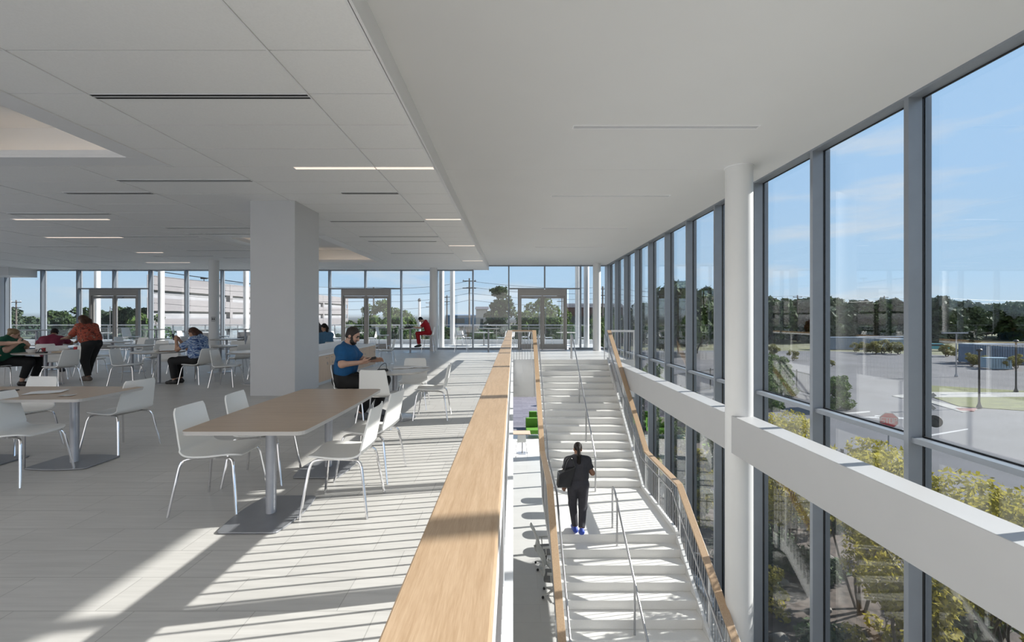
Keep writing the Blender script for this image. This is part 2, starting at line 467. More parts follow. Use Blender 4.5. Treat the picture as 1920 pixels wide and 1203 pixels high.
# ---------------------------------------------------------------- window wall on the right
WIN = [0]
def win_root(loc=(0, 0, 0)):
    WIN[0] += 1
    o = bpy.data.objects.new('window_%d' % WIN[0], None); COL.objects.link(o); o.location = loc
    return struct(o)
MS = 1.61
mull = MB(); mull.box(0, .155, 0, .062, LOW, CG)
mull.box(.155, .172, -.002, .064, LOW, CG, 1)
mull.box(.19, .26, 0, .062, LOW, CG)
mull_me = mull.mesh('mullion', [alu, gasket])
tr = MB(); tr.box(.03, .16, .062, MS, .127, .187); tr.box(.155, .172, .062, MS, .112, .202, 1)
tr_me = tr.mesh('transom', [alu, gasket])
hd = MB(); hd.box(.0, .16, .062, MS, CG-.03, CG+.01); hd.box(.155, .172, .062, MS, CG-.045, CG-.03, 1); hd.box(.01, .16, .062, MS, LOW, LOW+.09)
hd_me = hd.mesh('head', [alu, gasket])
p1 = MB(); p1.box(.172, .190, .05, MS+.012, .16, CG); p1_me = p1.mesh('upper_pane', pane)
p2 = MB(); p2.box(.172, .190, .05, MS+.012, LOW+.05, .15); p2_me = p2.mesh('lower_pane', pane)
def child(name, me, parent):
    o = bpy.data.objects.new(name, me); COL.objects.link(o); o.parent = parent; return o
MY = [5.03+MS*k for k in range(-3, 11)]
for y in MY:
    w = win_root((XW, y, 0))
    child('mullion', mull_me, w)
    if y < 21:
        child('transom', tr_me, w); child('head', hd_me, w); child('upper_pane', p1_me, w); child('lower_pane', p2_me, w)
b = MB(); b.box(XW, XW+.26, MY[-1]+.062, YF+.2, LOW, CG)
struct(b.build('trim_7', alu))

# ---------------------------------------------------------------- end glazing
FX = [-8.779+1.715*k for k in range(-9, 8)]
def fw(x, z1): 
    m = MB(); m.box(-.03, .03, -.16, 0, 0, z1); m.box(-.032, .032, 0, .02, 0, z1, 1); m.box(-.03, .03, .035, .10, 0, z1)
    return m
DOOR_K = {-7: 0, -6: 0, 0: 1, 1: 1, 5: 2, 6: 2}
for i, k in enumerate(range(-9, 8)):
    x = FX[i]; z1 = CT if x < -1.0 else CG
    w = win_root((x, YF, 0))
    if k in (-6, 1, 6):
        m = MB(); m.box(-.03, .03, -.16, .1, 2.91, z1)
    else: m = fw(x, z1)
    m.build('mullion', [alu, gasket], w)
    nx = (FX[i+1] if i+1 < len(FX) else XW+.1)-x
    zz = CT if x < -2.5 else CG
    g = MB(); h = MB()
    h.box(.03, nx-.03, -.1, .02, zz-.05, zz)
    if k in DOOR_K:
        h.box(.03, nx-.03, -.12, .02, 2.88, 2.94)
        g.box(.02, nx-.02, .005, .021, 2.92, zz-.03)
        sx = .61
        if k in (-7, 0, 5): g.box(.02, sx, .005, .021, .05, 2.9); h.box(.03, sx, -.1, .02, 0, .09)
        else: g.box(nx-sx+.05, nx-.02, .005, .021, .05, 2.9); h.box(nx-sx+.05, nx-.03, -.1, .02, 0, .09)
    else:
        g.box(.02, nx-.02, .005, .021, .05, zz-.03); h.box(.03, nx-.03, -.1, .02, 0, .09)
    h.build('rail', [alu, gasket], w); g.build('glass', pane, w)

# double doors
def double_door(n, xc):
    d = bpy.data.objects.new('door_%d' % n, None); COL.objects.link(d); d.location = (xc, YF-.05, 0); struct(d)
    W = 1.075
    b = MB(); b.box(-W-.1, -W, -.08, .08, 0, 2.88); b.box(W, W+.1, -.08, .08, 0, 2.88); b.box(-W, W, -.08, .08, 2.57, 2.88); b.box(-.03, .03, -.06, .06, .0, 2.57)
    bevel(b.build('frame', bronze, d), .004)
    for s in (-1, 1):
        b = MB()
        x0, x1 = sorted((s*.035, s*(W-.005)))
        b.box(x0, x0+.07, -.03, .03, .012, 2.56); b.box(x1-.07, x1, -.03, .03, .012, 2.56)
        b.box(x0+.07, x1-.07, -.03, .03, 2.44, 2.56); b.box(x0+.07, x1-.07, -.03, .03, .012, .27)
        leaf = bevel(b.build('door_leaf', bronze, d), .003)
        g = MB(); g.box(x0+.06, x1-.06, -.006, .006, .26, 2.45); g.build('glass', pane, leaf)
        h = MB(); hx = s*.15
        h.tube([(hx, -.09, .75), (hx, -.09, 2.05)], .016, 8); h.tube([(hx, -.09, .85), (hx-s*.06, -.02, .85)], .01, 6); h.tube([(hx, -.09, 1.95), (hx-s*.06, -.02, 1.95)], .01, 6)
        h.tube([(hx+s*.01, -.09, 1.03), (s*(W-.1), -.09, 1.03)], .018, 8)
        h.build('pull_handle', steel, leaf, True)
        h = MB(); h.box(s*.30-.12, s*.30+.12, -.09, -.03, 2.47, 2.53); h.build('door_closer', silver, leaf)
    return d
double_door(1, -19.06); double_door(2, -7.03); double_door(3, 1.40)
t = thing('card_reader', 'small black card reader mounted on glass beside the far left door', 'card reader', (-17.62, YF-.14, 1.3))
b = MB(); b.box(-.09, .09, -.02, .02, -.1, .1); bevel(b.build('case', dark, t), .01); b = MB(); b.box(-.06, .06, -.024, -.02, -.02, .06); b.build('face', M('reader_face', (.05, .05, .055), .2, noise=(5, .1)), t)
# ---------------------------------------------------------------- staircase
st = thing('staircase', 'broad white staircase with a middle landing going down to the lower floor', 'staircase', (0, 0, 0))
ZL = -17*RIS
YB = Y0-16*TRD                 # back of landing
YL = 9.44                      # front nosing of landing
for n in range(1, 17):
    z = -n*RIS; y1 = Y0-(n-1)*TRD; y0 = Y0-n*TRD
    b = MB(); b.prism_yz([(y0, z-.165), (y0+.018, z-.19), (y1+.05, z-.19), (y1+.05, z), (y0-.0, z)], XS0, XS1)
    bevel(b.build('step', step_m, st), .006)
b = MB(); b.box(XS0, XS1, Y0-.02, Y0+.32, -.20, -.0005); bevel(b.build('step', step_m, st), .006)
b = MB(); b.box(XS0, XS1, YL, YB+.05, ZL-.26, ZL); bevel(b.build('landing', step_m, st), .006)
for n in range(1, 11):
    z = ZL-n*RIS; y1 = YL-(n-1)*TRD; y0 = YL-n*TRD
    b = MB(); b.prism_yz([(y0, z-.165), (y0+.018, z-.19), (y1+.05, z-.19), (y1+.05, z), (y0, z)], XS0, XS1)
    bevel(b.build('step', step_m, st), .006)
sl = RIS/TRD
def stringer(x0, x1, zt=.10, zb=.42):
    top = [(Y0+.02, zt-.02), (YB-.14, ZL+zt), (YL+.06, ZL+zt), (YL-11*TRD+.1, LOW+zt-.02)]
    bot = [(YL-11*TRD+.1, LOW), (YL-10*TRD+.35, LOW), (YL, ZL-zb), (YB+.1, ZL-zb), (Y0+.02, -zb-.1)]
    b = MB(); b.prism_yz(top+bot, x0, x1)
    return b
stringer(XS0-.055, XS0).build('stringer', whitew, st)
stringer(XS1, XS1+.055).build('stringer', whitew, st)

# ---------------------------------------------------------------- guards
def seg_path(path, y):
    for (ya, za), (yb, zb) in zip(path, path[1:]):
        if yb <= y <= ya: return za+(zb-za)*((ya-y)/(ya-yb) if ya != yb else 0)
    return None
GH = 1.07
cap_path = [(Y0+.02, GH), (Y0-.02, GH), (YB-.30, ZL+GH), (YL-.02, ZL+GH), (YL-11*TRD, LOW+GH+.02)]
bot_path = [(Y0+.02, .02), (Y0-.02, .02), (YB-.30, ZL+.02), (YL-.02, ZL+.02), (YL-11*TRD, LOW+.04)]
def stair_guard(x, label, w=.135):
    t = thing('stair_guard', label, 'stair guard', (x, 0, 0))
    b = MB(); b.ribbon([(0, y, z) for y, z in cap_path], w, .045); bevel(b.build('cap', cap_wood, t), .004)
    b = MB(); b.ribbon([(0, y, z-.045) for y, z in cap_path], .07, .05); b.build('top_rail', trimw, t)
    ys = []
    y = Y0-.05
    while y > YL-10.6*TRD: ys.append(y); y -= .104
    rest = MB(); n = 0
    order = ys[::-1]
    for i, y in enumerate(order):
        zt = seg_path(cap_path, y)-.08; zb = seg_path(bot_path, y)-.16
        m = MB(); m.tube([(0, y, zb), (0, y, zt)], .0075, 6)
        if n < 100: m.build('baluster', steel, t, True); n += 1
        else: rest.add(m.v, m.f)
    if rest.v:
        o = rest.build('balusters', steel, t, True); o['kind'] = 'stuff'
    for y in (Y0-.0, YB+2.2, YB-.25, (YB+YL)/2, YL-.05, YL-1.45):
        zt = seg_path(cap_path, y)-.08; zb = seg_path(bot_path, y)-.2
        m = MB(); m.box(-.012, .012, y-.03, y+.03, zb, zt); m.build('post', trimw, t)
    return t
gl = stair_guard(XS0-.075, 'wood-capped guard with steel balusters along the left side of the stair')
gr = stair_guard(XS1+.075, 'wood-capped guard with steel balusters along the right side of the stair, beside the windows')

# long guard along the floor edge, in the foreground
t = thing('floor_guard', 'long oak-capped guard with vertical balusters along the upper floor edge, foreground', 'guard rail', (0, 0, 0))
b = MB(); b.box(-.193, -.032, -1.5, Y0+.05, 1.032, 1.07); bevel(b.build('cap', cap_wood, t), .004)
b = MB(); b.box(-.16, -.030, -1.5, Y0+.02, .985, 1.032); b.build('top_rail', trimw, t)
rest = MB(); n = 0; y = .35
clip = MB()
while y < Y0-.05:
    m = MB(); m.tube([(-.062, y, .01), (-.062, y, .99)], .0085, 6)
    if n < 100: m.build('baluster', steel, t, True); n += 1
    else: rest.add(m.v, m.f)
    y += .1055
rest.build('balusters', steel, t, True)['kind'] = 'stuff'
y = 1.0
while y < Y0:
    b = MB(); b.box(-.075, -.050, y-.03, y+.03, .0, .99); b.build('post', trimw, t); y += 1.55
# cross guards closing the landing either side of the stair
def cross_guard(x0, x1, label, capm, w):
    t = thing('cross_guard', label, 'guard rail', (0, Y0, 0))
    b = MB(); b.box(x0, x1, -.05, w-.05, 1.03, 1.07); bevel(b.build('cap', capm, t), .003)
    b = MB(); b.box(x0, x1, -.02, .03, 1.0, 1.03); b.build('top_rail', trimw, t)
    x = x0+.06
    while x < x1-.02:
        m = MB(); m.tube([(x, -.012, -.22), (x, -.012, 1.0)], .008, 6); m.build('baluster', steel, t, True); x += .1
    b = MB(); b.box(x1-.03, x1, -.035, .03, -.22, 1.03); b.build('post', trimw, t)
    return t
cross_guard(-.03, XS0-.145, 'short oak-capped guard between the floor guard and the stair head', capx_wood, .12)
cross_guard(XS1+.145, 4.42, 'short white railing between the stair head and the windows', trimw, .07)

# tubular handrails
def rail_pts(path, x, dx=0):
    return [(x, y, z) for y, z in path]
HR = .90
def handrail(x, label, posts, path, wall=None):
    t = thing('handrail', label, 'handrail', (0, 0, 0))
    b = MB(); b.tube([(x, y, z) for y, z in path], .021, 10); b.build('rail', steel, t, True)
    for (y, zb, zt) in posts:
        b = MB(); b.tube([(x, y, zb), (x, y, zt)], .019, 8); b.build('post', steel, t, True)
    if wall:
        for y in wall[1]:
            z = seg_path(path, y)
            b = MB(); b.tube([(x, y, z-.02), (x, y, z-.06), (wall[0], y, z-.08)], .008, 6); b.build('bracket', steel, t, True)
    return t
side = [(Y0+.10, HR), (Y0-.02, HR), (YB-.30, ZL+HR), (YL-.02, ZL+HR), (YL-10.8*TRD, LOW+HR+.04)]
br = [Y0-1.2, Y0-2.6, Y0-4, 11.3, 9.8, 8.4, 7.2]
handrail(XS0+.07, 'steel handrail on the left side of the stair', [(Y0+.1, .002, HR)], side, (XS0-.06, br))
handrail(XS1-.07, 'steel handrail on the right side of the stair', [(Y0+.1, .002, HR)], side, (XS1+.06, br))
def fl(y): return -math.ceil((Y0-y)/TRD-1e-6)*RIS if y > YB else ZL
mid = [(Y0+.38, .002), (Y0+.38, HR-.06), (Y0+.34, HR), (Y0+.05, HR), (YB-.22, ZL+HR+.05), (YB-.28, ZL+HR-.02), (YB-.28, ZL+.001)]
handrail(2.16, 'steel centre handrail on the upper flight of the stair', [(Y0-6.5*TRD, fl(Y0-6.5*TRD)+.002, HR-6.5*TRD*sl+.03), (Y0-11.5*TRD, fl(Y0-11.5*TRD)+.002, HR-11.5*TRD*sl+.03), (Y0+.08, .002, HR)], mid)
def fl2(y): return ZL-math.ceil((YL-y)/TRD-1e-6)*RIS
mid2 = [(YL+.30, ZL+.001), (YL+.30, ZL+HR-.06), (YL+.25, ZL+HR), (YL+.12, ZL+HR), (YL-10.3*TRD, ZL+HR-10.5*TRD*sl), (YL-10.5*TRD, ZL+HR-10.7*TRD*sl-.06), (YL-10.5*TRD, LOW+.002)]
handrail(2.16, 'steel centre handrail on the lower flight, starting at the landing', [(YL-.5*TRD, fl2(YL-.5*TRD)+.002, ZL+HR-.5*TRD*sl), (YL-5.5*TRD, fl2(YL-5.5*TRD)+.002, ZL+HR-5.7*TRD*sl)], mid2)
# ---------------------------------------------------------------- chairs and tables
shell_m = M('white_shell', (.80, .80, .785), .35, noise=(3, .01))
CH = {}
def smooth_path(pts, k=4):
    """Catmull-Rom through the points"""
    P = [Vector(p) for p in pts]; P = [P[0]*2-P[1]]+P+[P[-1]*2-P[-2]]
    out = []
    for i in range(1, len(P)-2):
        for j in range(k):
            t = j/k
            out.append(.5*((2*P[i])+(P[i+1]-P[i-1])*t+(2*P[i-1]-5*P[i]+4*P[i+1]-P[i+2])*t*t+(3*P[i]-P[i-1]-3*P[i+1]+P[i+2])*t**3))
    out.append(P[-2]); return out
def shell_mesh(dz=0.):
    # side profile (y forward, z), half width
    prof = [(-.280, .815, .165), (-.274, .775, .185), (-.256, .69, .193), (-.238, .61, .202), (-.222, .54, .210), (-.205, .485, .214),
            (-.165, .452, .222), (-.10, .440, .228), (.0, .440, .228), (.10, .448, .225), (.17, .452, .215), (.215, .447, .195), (.238, .434, .155)]
    sp = smooth_path([(p[2], p[0], p[1]) for p in prof], 3)
    U = 9; vs = []; top = []
    n = len(sp)
    for i, p in enumerate(sp):
        a = sp[max(i-1, 0)]; c = sp[min(i+1, n-1)]
        t = Vector((0, c.y-a.y, c.z-a.z)).normalized(); nr = Vector((0, -t.z, t.y))   # normal, facing the sitter
        if nr.z < 0 and abs(nr.z) > .5: nr = -nr
        back = p.z > .5
        for u in range(U):
            q = -1+2*u/(U-1)
            curve = (.022 if back else .012)*q*q
            base = Vector((q*p.x, p.y, p.z+dz))+nr*curve*(1 if nr.y > 0 or nr.z > 0 else -1)
            vs.append((base, nr))
    T = .0065
    V = [b+n_*T for b, n_ in vs]+[b-n_*T for b, n_ in vs]
    m = n*U; F = []
    for i in range(n-1):
        for u in range(U-1):
            a, b, c, d = i*U+u, i*U+u+1, (i+1)*U+u+1, (i+1)*U+u
            F.append((a, b, c, d)); F.append((m+d, m+c, m+b, m+a))
    ring = [u for u in range(U)]+[(i*U+U-1) for i in range(1, n)]+[(n-1)*U+u for u in range(U-2, -1, -1)]+[i*U for i in range(n-2, 0, -1)]
    for k in range(len(ring)):
        a, b = ring[k], ring[(k+1) % len(ring)]
        F.append((b, a, m+a, m+b))
    o = MB(); o.add(V, F); return o
def make_chair(name, label, cat, dz=0., loc=(0, 0, 0), rz=0, group=None, mat=None):
    t = thing(name, label, cat, loc, rz, group)
    shell_mesh(dz).build('shell', mat or shell_m, t, True)
    zs = .425+dz; r = .0105
    spread = 0.0 if dz == 0 else .02
    for s in (-1, 1):
        for fy in (1, -1):
            if fy > 0: pts = [(s*.15, .03, zs), (s*.165, .13, zs), (s*.185, .185, zs-.012), (s*.20, .205, zs-.06), (s*(.25+spread), .255+spread, 0)]
            else: pts = [(s*.15, .03, zs), (s*.16, -.10, zs-.002), (s*.19, -.175, zs-.012), (s*.205, -.20, zs-.06), (s*(.252+spread), -.255-spread, 0)]
            sm = smooth_path(pts[:4], 3)+[Vector(pts[4])]
            b = MB(); b.tube(sm, r, 8); b.build('leg', chrome, t, True)
    b = MB(); b.tube([(-.16, .04, zs), (.16, .04, zs)], r*.9, 6); b.tube([(-.16, -.09, zs-.003), (.16, -.09, zs-.003)], r*.9, 6)
    b.build('seat_frame', chrome, t, True)
    if dz:
        b = MB(); z = .28
        k = 1-z/zs
        c = [(sx*(.205+(.255-.205)*k), sy*(.205+(.28-.205)*k), z) for sx, sy in ((-1,-1),(1,-1),(1,1),(-1,1))]
        for i in range(4): b.tube([c[i], c[(i+1) % 4]], .008, 6)
        b.build('foot_ring', chrome, t, True)
    return t
CHAIR0 = None
def chair(x, y, deg, label, group='white shell chairs', z=0, bar=False):
    """deg: direction the sitter faces, 0 = +y (away from the viewer), 90 = -x (left), -90 = +x (right)"""
    key = 'bar' if bar else 'std'
    if key not in CH:
        CH[key] = make_chair('bar_chair' if bar else 'shell_chair', label, 'bar chair' if bar else 'chair', .30 if bar else 0., (x, y, z), R(deg), group)
        return CH[key]
    return copy_tree(CH[key], label, (x, y, z), R(deg), group)

def boat(w, l, bulge, r):
    """table top outline: width w (x), length l (y), sides bowed by bulge"""
    pts = []
    hw, hl = w/2, l/2
    n = 12
    def side(sx, rev):
        o = []
        for i in range(n+1):
            t = -1+2*i/n
            o.append((sx*(hw-bulge+bulge*(1-t*t)), t*(hl-r)))
        return o[::-1] if rev else o
    R_ = side(1, False); L_ = side(-1, True)
    def corner(p, q, c):
        return [tuple(Vector(p).lerp(Vector(c), u).lerp(Vector(c).lerp(Vector(q), u), u)) for u in (.25, .5, .75)]
    wr = hw-bulge
    pts = R_+corner(R_[-1], (wr-r, hl), (wr, hl))+[(wr-r, hl), (-wr+r, hl)]+corner((-wr+r, hl), L_[0], (-wr, hl))+L_+corner(L_[-1], (-wr+r, -hl), (-wr, -hl))+[(-wr+r, -hl), (wr-r, -hl)]+corner((wr-r, -hl), R_[0], (wr, -hl))
    return pts
edge_m = M('table_edge_white', (.52, .50, .48), .4, noise=(6, .03))
def dining_table(label, loc, rz, w, l, ped, base, wood_m):
    t = thing('dining_table', label, 'table', loc, rz)
    b = MB(); P = boat(w, l, .018, .065)
    b.prism([(x*.992, y*.996) for x, y in P], .712, .7385, 1); b.prism(P, .728, .74, 1)
    n = len(P)
    top = b.build('tabletop', [wood_m, edge_m], t)
    c = MB(); c.prism([(x*.999, y*.9995) for x, y in P], .7401, .7409); c.build('laminate', wood_m, top)
    for y in ped:
        b = MB(); b.lathe([(.041, .010), (.038, .02), (.038, .70), (.09, .705), (.09, .712)], 24, (0, y, 0)); b.build('pedestal', silver, t, True)
        b = MB(); P2 = boat(base[0], base[1], .03, .05); b.prism([(x, yy+y) for x, yy in P2], .004, .016)
        bevel(b.build('base_plate', M('base_plate_grey', (.30, .31, .335), .36, .5, noise=(10, .04)), t), .003)
    return t
TABLES = {}
def round_table(x, y, label, r=.535, h=.74, group='round tables', base=.31, bar=False, z=0):
    key = (r, h)
    if key in TABLES: return copy_tree(TABLES[key], label, (x, y, z), 0, group)
    t = thing('bar_table' if bar else 'round_table', label, 'table', (x, y, z), 0, group)
    b = MB(); b.lathe([(r-.03, h-.03), (r-.004, h-.016), (r, h-.004)], 48); b.lathe([(r, h-.004), (r-.002, h)], 48); b.build('tabletop', edge_m, t, True)
    c = MB(); c.lathe([(r-.004, h), (r-.004, h+.001)], 48); c.build('laminate', M('pale_laminate', (.50, .44, .37), .3, noise=(5, .03)), t)
    b = MB(); b.lathe([(.038, .012), (.036, h-.05), (.09, h-.04), (.09, h-.03)], 20); b.build('pedestal', silver, t, True)
    b = MB(); b.lathe([(base, .0), (base, .008), (base-.02, .013), (.04, .016)], 40); b.build('base_plate', steel, t, True)
    TABLES[key] = t
    return t

# ---- near table by the guard
dining_table('long wood-topped table with two grey pedestals, nearest the guard', (-1.885, 4.03, 0), 0, .90, 1.86, (-.54, .55), (.50, .66), top_wood)
chair(-2.40, 3.69, -87, 'white chair at the left side of the near long table, nearest the viewer')
chair(-2.39, 4.29, -83, 'white chair at the left side of the near long table, farther one')
chair(-1.37, 3.65, 91.5, 'white chair at the right side of the near long table, nearest the viewer')
chair(-1.38, 4.38, 84, 'white chair at the right side of the near long table, farther one')
# ---- left table
top_wood_x = wood('table_laminate_dull', (.47, .365, .27), (.40, .305, .22), 'X', .45, .33)
dining_table('long wood-topped table cut off by the left edge of the picture', (-5.12, 4.72, 0), R(90), .83, 1.86, (-.50, .50), (.50, .62), top_wood)
chair(-4.68, 4.27, -90, 'white chair facing right, cut by the left edge, in front of the left long table')
chair(-5.70, 5.17, 178, 'white chair behind the left long table, its back just above the table')
chair(-4.56, 5.21, 82, 'white chair at the right end of the left long table')
# ---- things on the left table
paper = M('paper', (.85, .86, .88), .7, noise=(3, .01))
def sheet(name, label, x, y, z, w, l, rz, cat='paper', mat=None, group=None, th=.0015):
    b = MB(); 
    n = 8; vs = []; fs = []
    for i in range(n+1):
        for j in range(2):
            u = i/n; vs.append(((u-.5)*w, (j-.5)*l, .004*math.sin(u*5)**2))
    for i in range(n): fs.append((i*2, (i+1)*2, (i+1)*2+1, i*2+1))
    m = len(vs)
    vs2 = [(a, b_, c-th) for a, b_, c in vs]
    b.add(vs+vs2, fs+[tuple(m+k for k in f[::-1]) for f in fs]+[(0,1,m+1,m),(n*2+1,n*2,m+n*2,m+n*2+1)]+[(i*2+2,i*2,m+i*2,m+i*2+2) for i in range(n)]+[(i*2+1,i*2+3,m+i*2+3,m+i*2+1) for i in range(n)])
    o = b.build(name, mat or paper, loc=(x, y, z+.003), rz=rz)
    return tag(o, label, cat, group)
sheet('paper_sheet', 'white paper sheets lying on the left long table', -4.92, 4.72, .742, .30, .22, .5)
sheet('paper_napkin', 'crumpled clear wrapper on the front of the left long table', -4.50, 4.52, .742, .12, .08, .2, 'wrapper', M('clear_wrap', (.62, .60, .58), .25, noise=(30, .1)))
b = MB(); b.prism(rect_round(-.07, .07, -.035, .035, .012), 0, .009)
tag(bevel(b.build('phone', dark, loc=(-5.42, 4.82, .742), rz=.4), .002), 'dark phone lying on the left long table at the picture edge', 'phone')

# ---- round table of the man in the blue polo
round_table(-1.80, 6.83, 'round table the bearded man in the blue polo sits at')
chair(-2.46, 6.86, -90, 'white chair the bearded man in the blue polo sits on')
chair(-1.90, 6.36, -3, 'white chair seen from behind, in front of the bearded man')
chair(-1.70, 7.62, 184, 'white chair on the far side of the bearded man\'s round table, facing the viewer')
chair(-1.236, 6.88, 92, 'white chair in full sun at the right of the bearded man\'s round table')
sheet('paper_sheet', 'open sheet of paper on the round table before the bearded man, nearer one', -1.72, 7.0, .742, .30, .21, .3)
sheet('paper_sheet', 'open sheet of paper on the round table before the bearded man, farther one', -1.50, 7.12, .742, .30, .21, -.1)

# ---- the crowd of round tables in the shaded part
T = dict(T1=(-10.65, 10.2, 'round table of the woman in green and the man in burgundy'),
         T2=(-8.30, 10.5, 'round table of the woman holding up a phone'),
         T3=(-8.20, 12.55, 'round table behind the woman holding up a phone'),
         T4=(-6.02, 10.5, 'round table half hidden by the square column'),
         T5=(-10.8, 12.7, 'round table behind the standing woman in the orange top'),
         T6=(-13.4, 16.6, 'round table far back before the garage view, left of the signed column'),
         T7=(-10.55, 16.5, 'round table far back in front of the signed column'),
         T8=(-13.2, 14.75, 'round table right behind the standing woman, far back by the left door'),
         T9=(-13.55, 13.15, 'round table behind the man in burgundy'))
for k, (x, y, l) in T.items(): round_table(x, y, l)
def around(tk, spots, phrase):
    x, y, _ = T[tk]
    for ang, d, face, word in spots:
        a = R(ang)
        chair(x+d*math.cos(a), y+d*math.sin(a), ang+90+face, 'white chair %s, %s' % (word, phrase))
around('T1', [(-23, .66, 18, 'at the right side'), (128, 1.25, 0, 'at the far side'), (184, .80, 8, 'under the woman in green')], 'table of the woman in green')
around('T2', [(200, .60, -8, 'at the left side'), (-4, .94, 0, 'under the woman with the phone'), (80, 1.0, 0, 'at the far side'), (120, 1.08, 0, 'at the far left')], 'table of the woman with phone')
around('T3', [(-30, .95, 0, 'at the near right'), (100, 1.0, 10, 'at the far side'), (185, 1.0, 0, 'at the left side')], 'table behind the woman with phone')
around('T4', [(232, .62, -45, 'at the left side'), (115, .98, 0, 'at the far left'), (75, 1.0, 0, 'at the far side')], 'table half behind the square column')
around('T5', [(-110, .95, 0, 'at the near side'), (95, .98, 0, 'at the far side'), (180, 1.0, 0, 'at the left side'), (-20, 1.0, 0, 'at the right side')], 'table behind the standing woman')
around('T6', [(180, .98, 0, 'at the left side'), (0, .98, 0, 'at the right side')], 'far table left of the signed column')
around('T7', [(180, .98, 0, 'at the left side'), (5, .98, 0, 'at the right side'), (80, 1.0, 0, 'at the far side')], 'far table before the signed column')
around('T8', [(0, .98, 0, 'at the right side'), (90, 1.0, 0, 'at the far side')], 'far table by the left door')
around('T9', [(-49, 1.08, 0, 'under the person in burgundy'), (180, 1.0, 0, 'at the left side')], 'table of the person in burgundy')

# ---- bar tables and bar chairs along the end glazing
BT = [(-18.3, 17.2, 'high bar table at the far left, behind the woman in green'), (-14.5, 18.2, 'high bar table right of the far left door'),
      (-11.0, 18.4, 'high bar table by the glazing, just left of the square column'), (-4.53, 19.75, 'high bar table of the person in red'),
      (-1.09, 19.85, 'high bar table by the glazing, nearest the long guard')]
for x, y, l in BT: round_table(x, y, l, .50, 1.06, 'high bar tables', .31, True)
for x, y, d, l in [(-15.5, 18.2, -90, 'high bar chair at the left of the bar table beside the far left door'), (-13.5, 18.35, 95, 'high bar chair at the right of the bar table beside the far left door'),
                (-12.1, 18.6, -85, 'high bar chair at the left of the bar table left of the square column'), (-17.2, 17.3, 90, 'high bar chair beside the bar table behind the woman in green'),
                (-5.75, 19.75, -90, 'empty high bar chair opposite the person in red'), (-3.72, 19.75, 90, 'high bar chair the person in red sits on'),
                (-2.30, 19.9, -90, 'high bar chair left of the bar table nearest the long guard')]:
    chair(x, y, d, l, 'high bar chairs', 0, True)
chair(-4.2, 14.9, 95, 'white chair standing alone beyond the end of the low cabinet')
# ---- odds and ends on tables
red_m = M('red_cup', (.42, .03, .04), .35, noise=(6, .05)); bowl_m = M('white_bowl', (.75, .74, .72), .4, noise=(6, .02))
def bowl(x, y, z, label, m=None, r=.075, h=.06, name='bowl', cat='bowl'):
    b = MB(); b.lathe([(r*.55, 0), (r*.8, h*.4), (r, h), (r*.93, h), (r*.7, h*.4), (r*.4, h*.15)], 20, (0, 0, 0)); o = b.build(name, m or bowl_m, None, True, (x, y, z+.001)); return tag(o, label, cat)
def cup(x, y, z, label, m=None, r=.036, h=.11):
    t = thing('drink_cup', label, 'cup', (x, y, z+.001)); b = MB(); b.lathe([(r*.75, 0), (r, h)], 18); b.build('body', m or red_m, t, True)
    b = MB(); b.lathe([(r*1.06, h), (r*1.06, h+.008), (r*.9, h+.014)], 18); b.build('lid', bowl_m, t, True); return t
bowl(-10.72, 9.98, .742, 'white food bowl in front of the woman in green', r=.10, h=.08)
bowl(-10.30, 10.28, .742, 'white food bowl at the right of the round table of the woman in green', r=.10, h=.08)
cup(-10.50, 10.02, .742, 'red drink cup in front of the woman in green'); cup(-10.12, 10.36, .742, 'red drink cup near the man in burgundy')
b = MB(); b.prism(rect_round(-.09, .09, -.05, .05, .02), 0, .03); b.tube(smooth_path([(-.06, 0, .03), (-.02, 0, .10), (.05, 0, .03)], 5), .008, 6)
tag(b.build('pouch', dark, loc=(-10.42, 9.90, .743), rz=.3), 'dark pouch with a loop handle on the round table of the woman in green', 'pouch')
b = MB(); b.prism(rect_round(-.11, .11, -.08, .08, .01), 0, .03)
tag(bevel(b.build('takeout_box', M('cardboard', (.42, .33, .24), .7, noise=(8, .05)), loc=(-10.2, 10.08, .743), rz=.2), .004), 'brown takeout box on the round table of the woman in green', 'box')
bowl(-8.18, 10.28, .742, 'pale bowl on the round table of the woman holding up a phone', r=.06, h=.05)
b = MB(); b.prism(rect_round(-.13, .13, -.10, .10, .01), 0, .014)
tag(b.build('food_tray', M('tray_brown', (.25, .17, .11), .5, noise=(8, .06)), loc=(-8.06, 10.44, .743), rz=.1), 'brown tray in front of the woman holding up a phone', 'tray')
# mask and clear cup near the bearded man
t = thing('folded_mask', 'dark folded case with upright loops on the round table before the bearded man', 'case', (-1.93, 6.57, .743), .2)
b = MB(); b.add([(-.08,-.04,0),(.08,-.04,0),(.10,.05,0),(-.07,.05,0),(-.05,-.02,.035),(.06,-.02,.04),(.09,.03,.03),(-.05,.03,.03)], [(0,3,2,1),(4,5,6,7),(0,1,5,4),(1,2,6,5),(2,3,7,6),(3,0,4,7)]); b.build('case', dark, t)
b = MB(); b.tube(smooth_path([(-.04, 0, .03), (.0, .0, .09), (.06, 0, .115), (.075, 0, .03)], 5), .005, 6); b.build('strap', dark, t, True)
t = thing('drink_cup', 'clear plastic cup on the round table before the bearded man', 'cup', (-1.80, 6.62, .742)); b = MB(); b.lathe([(.028, 0), (.036, .11)], 18); b.build('body', glass_mat('cup_plastic', (.86, .88, .9), .08), t, True)

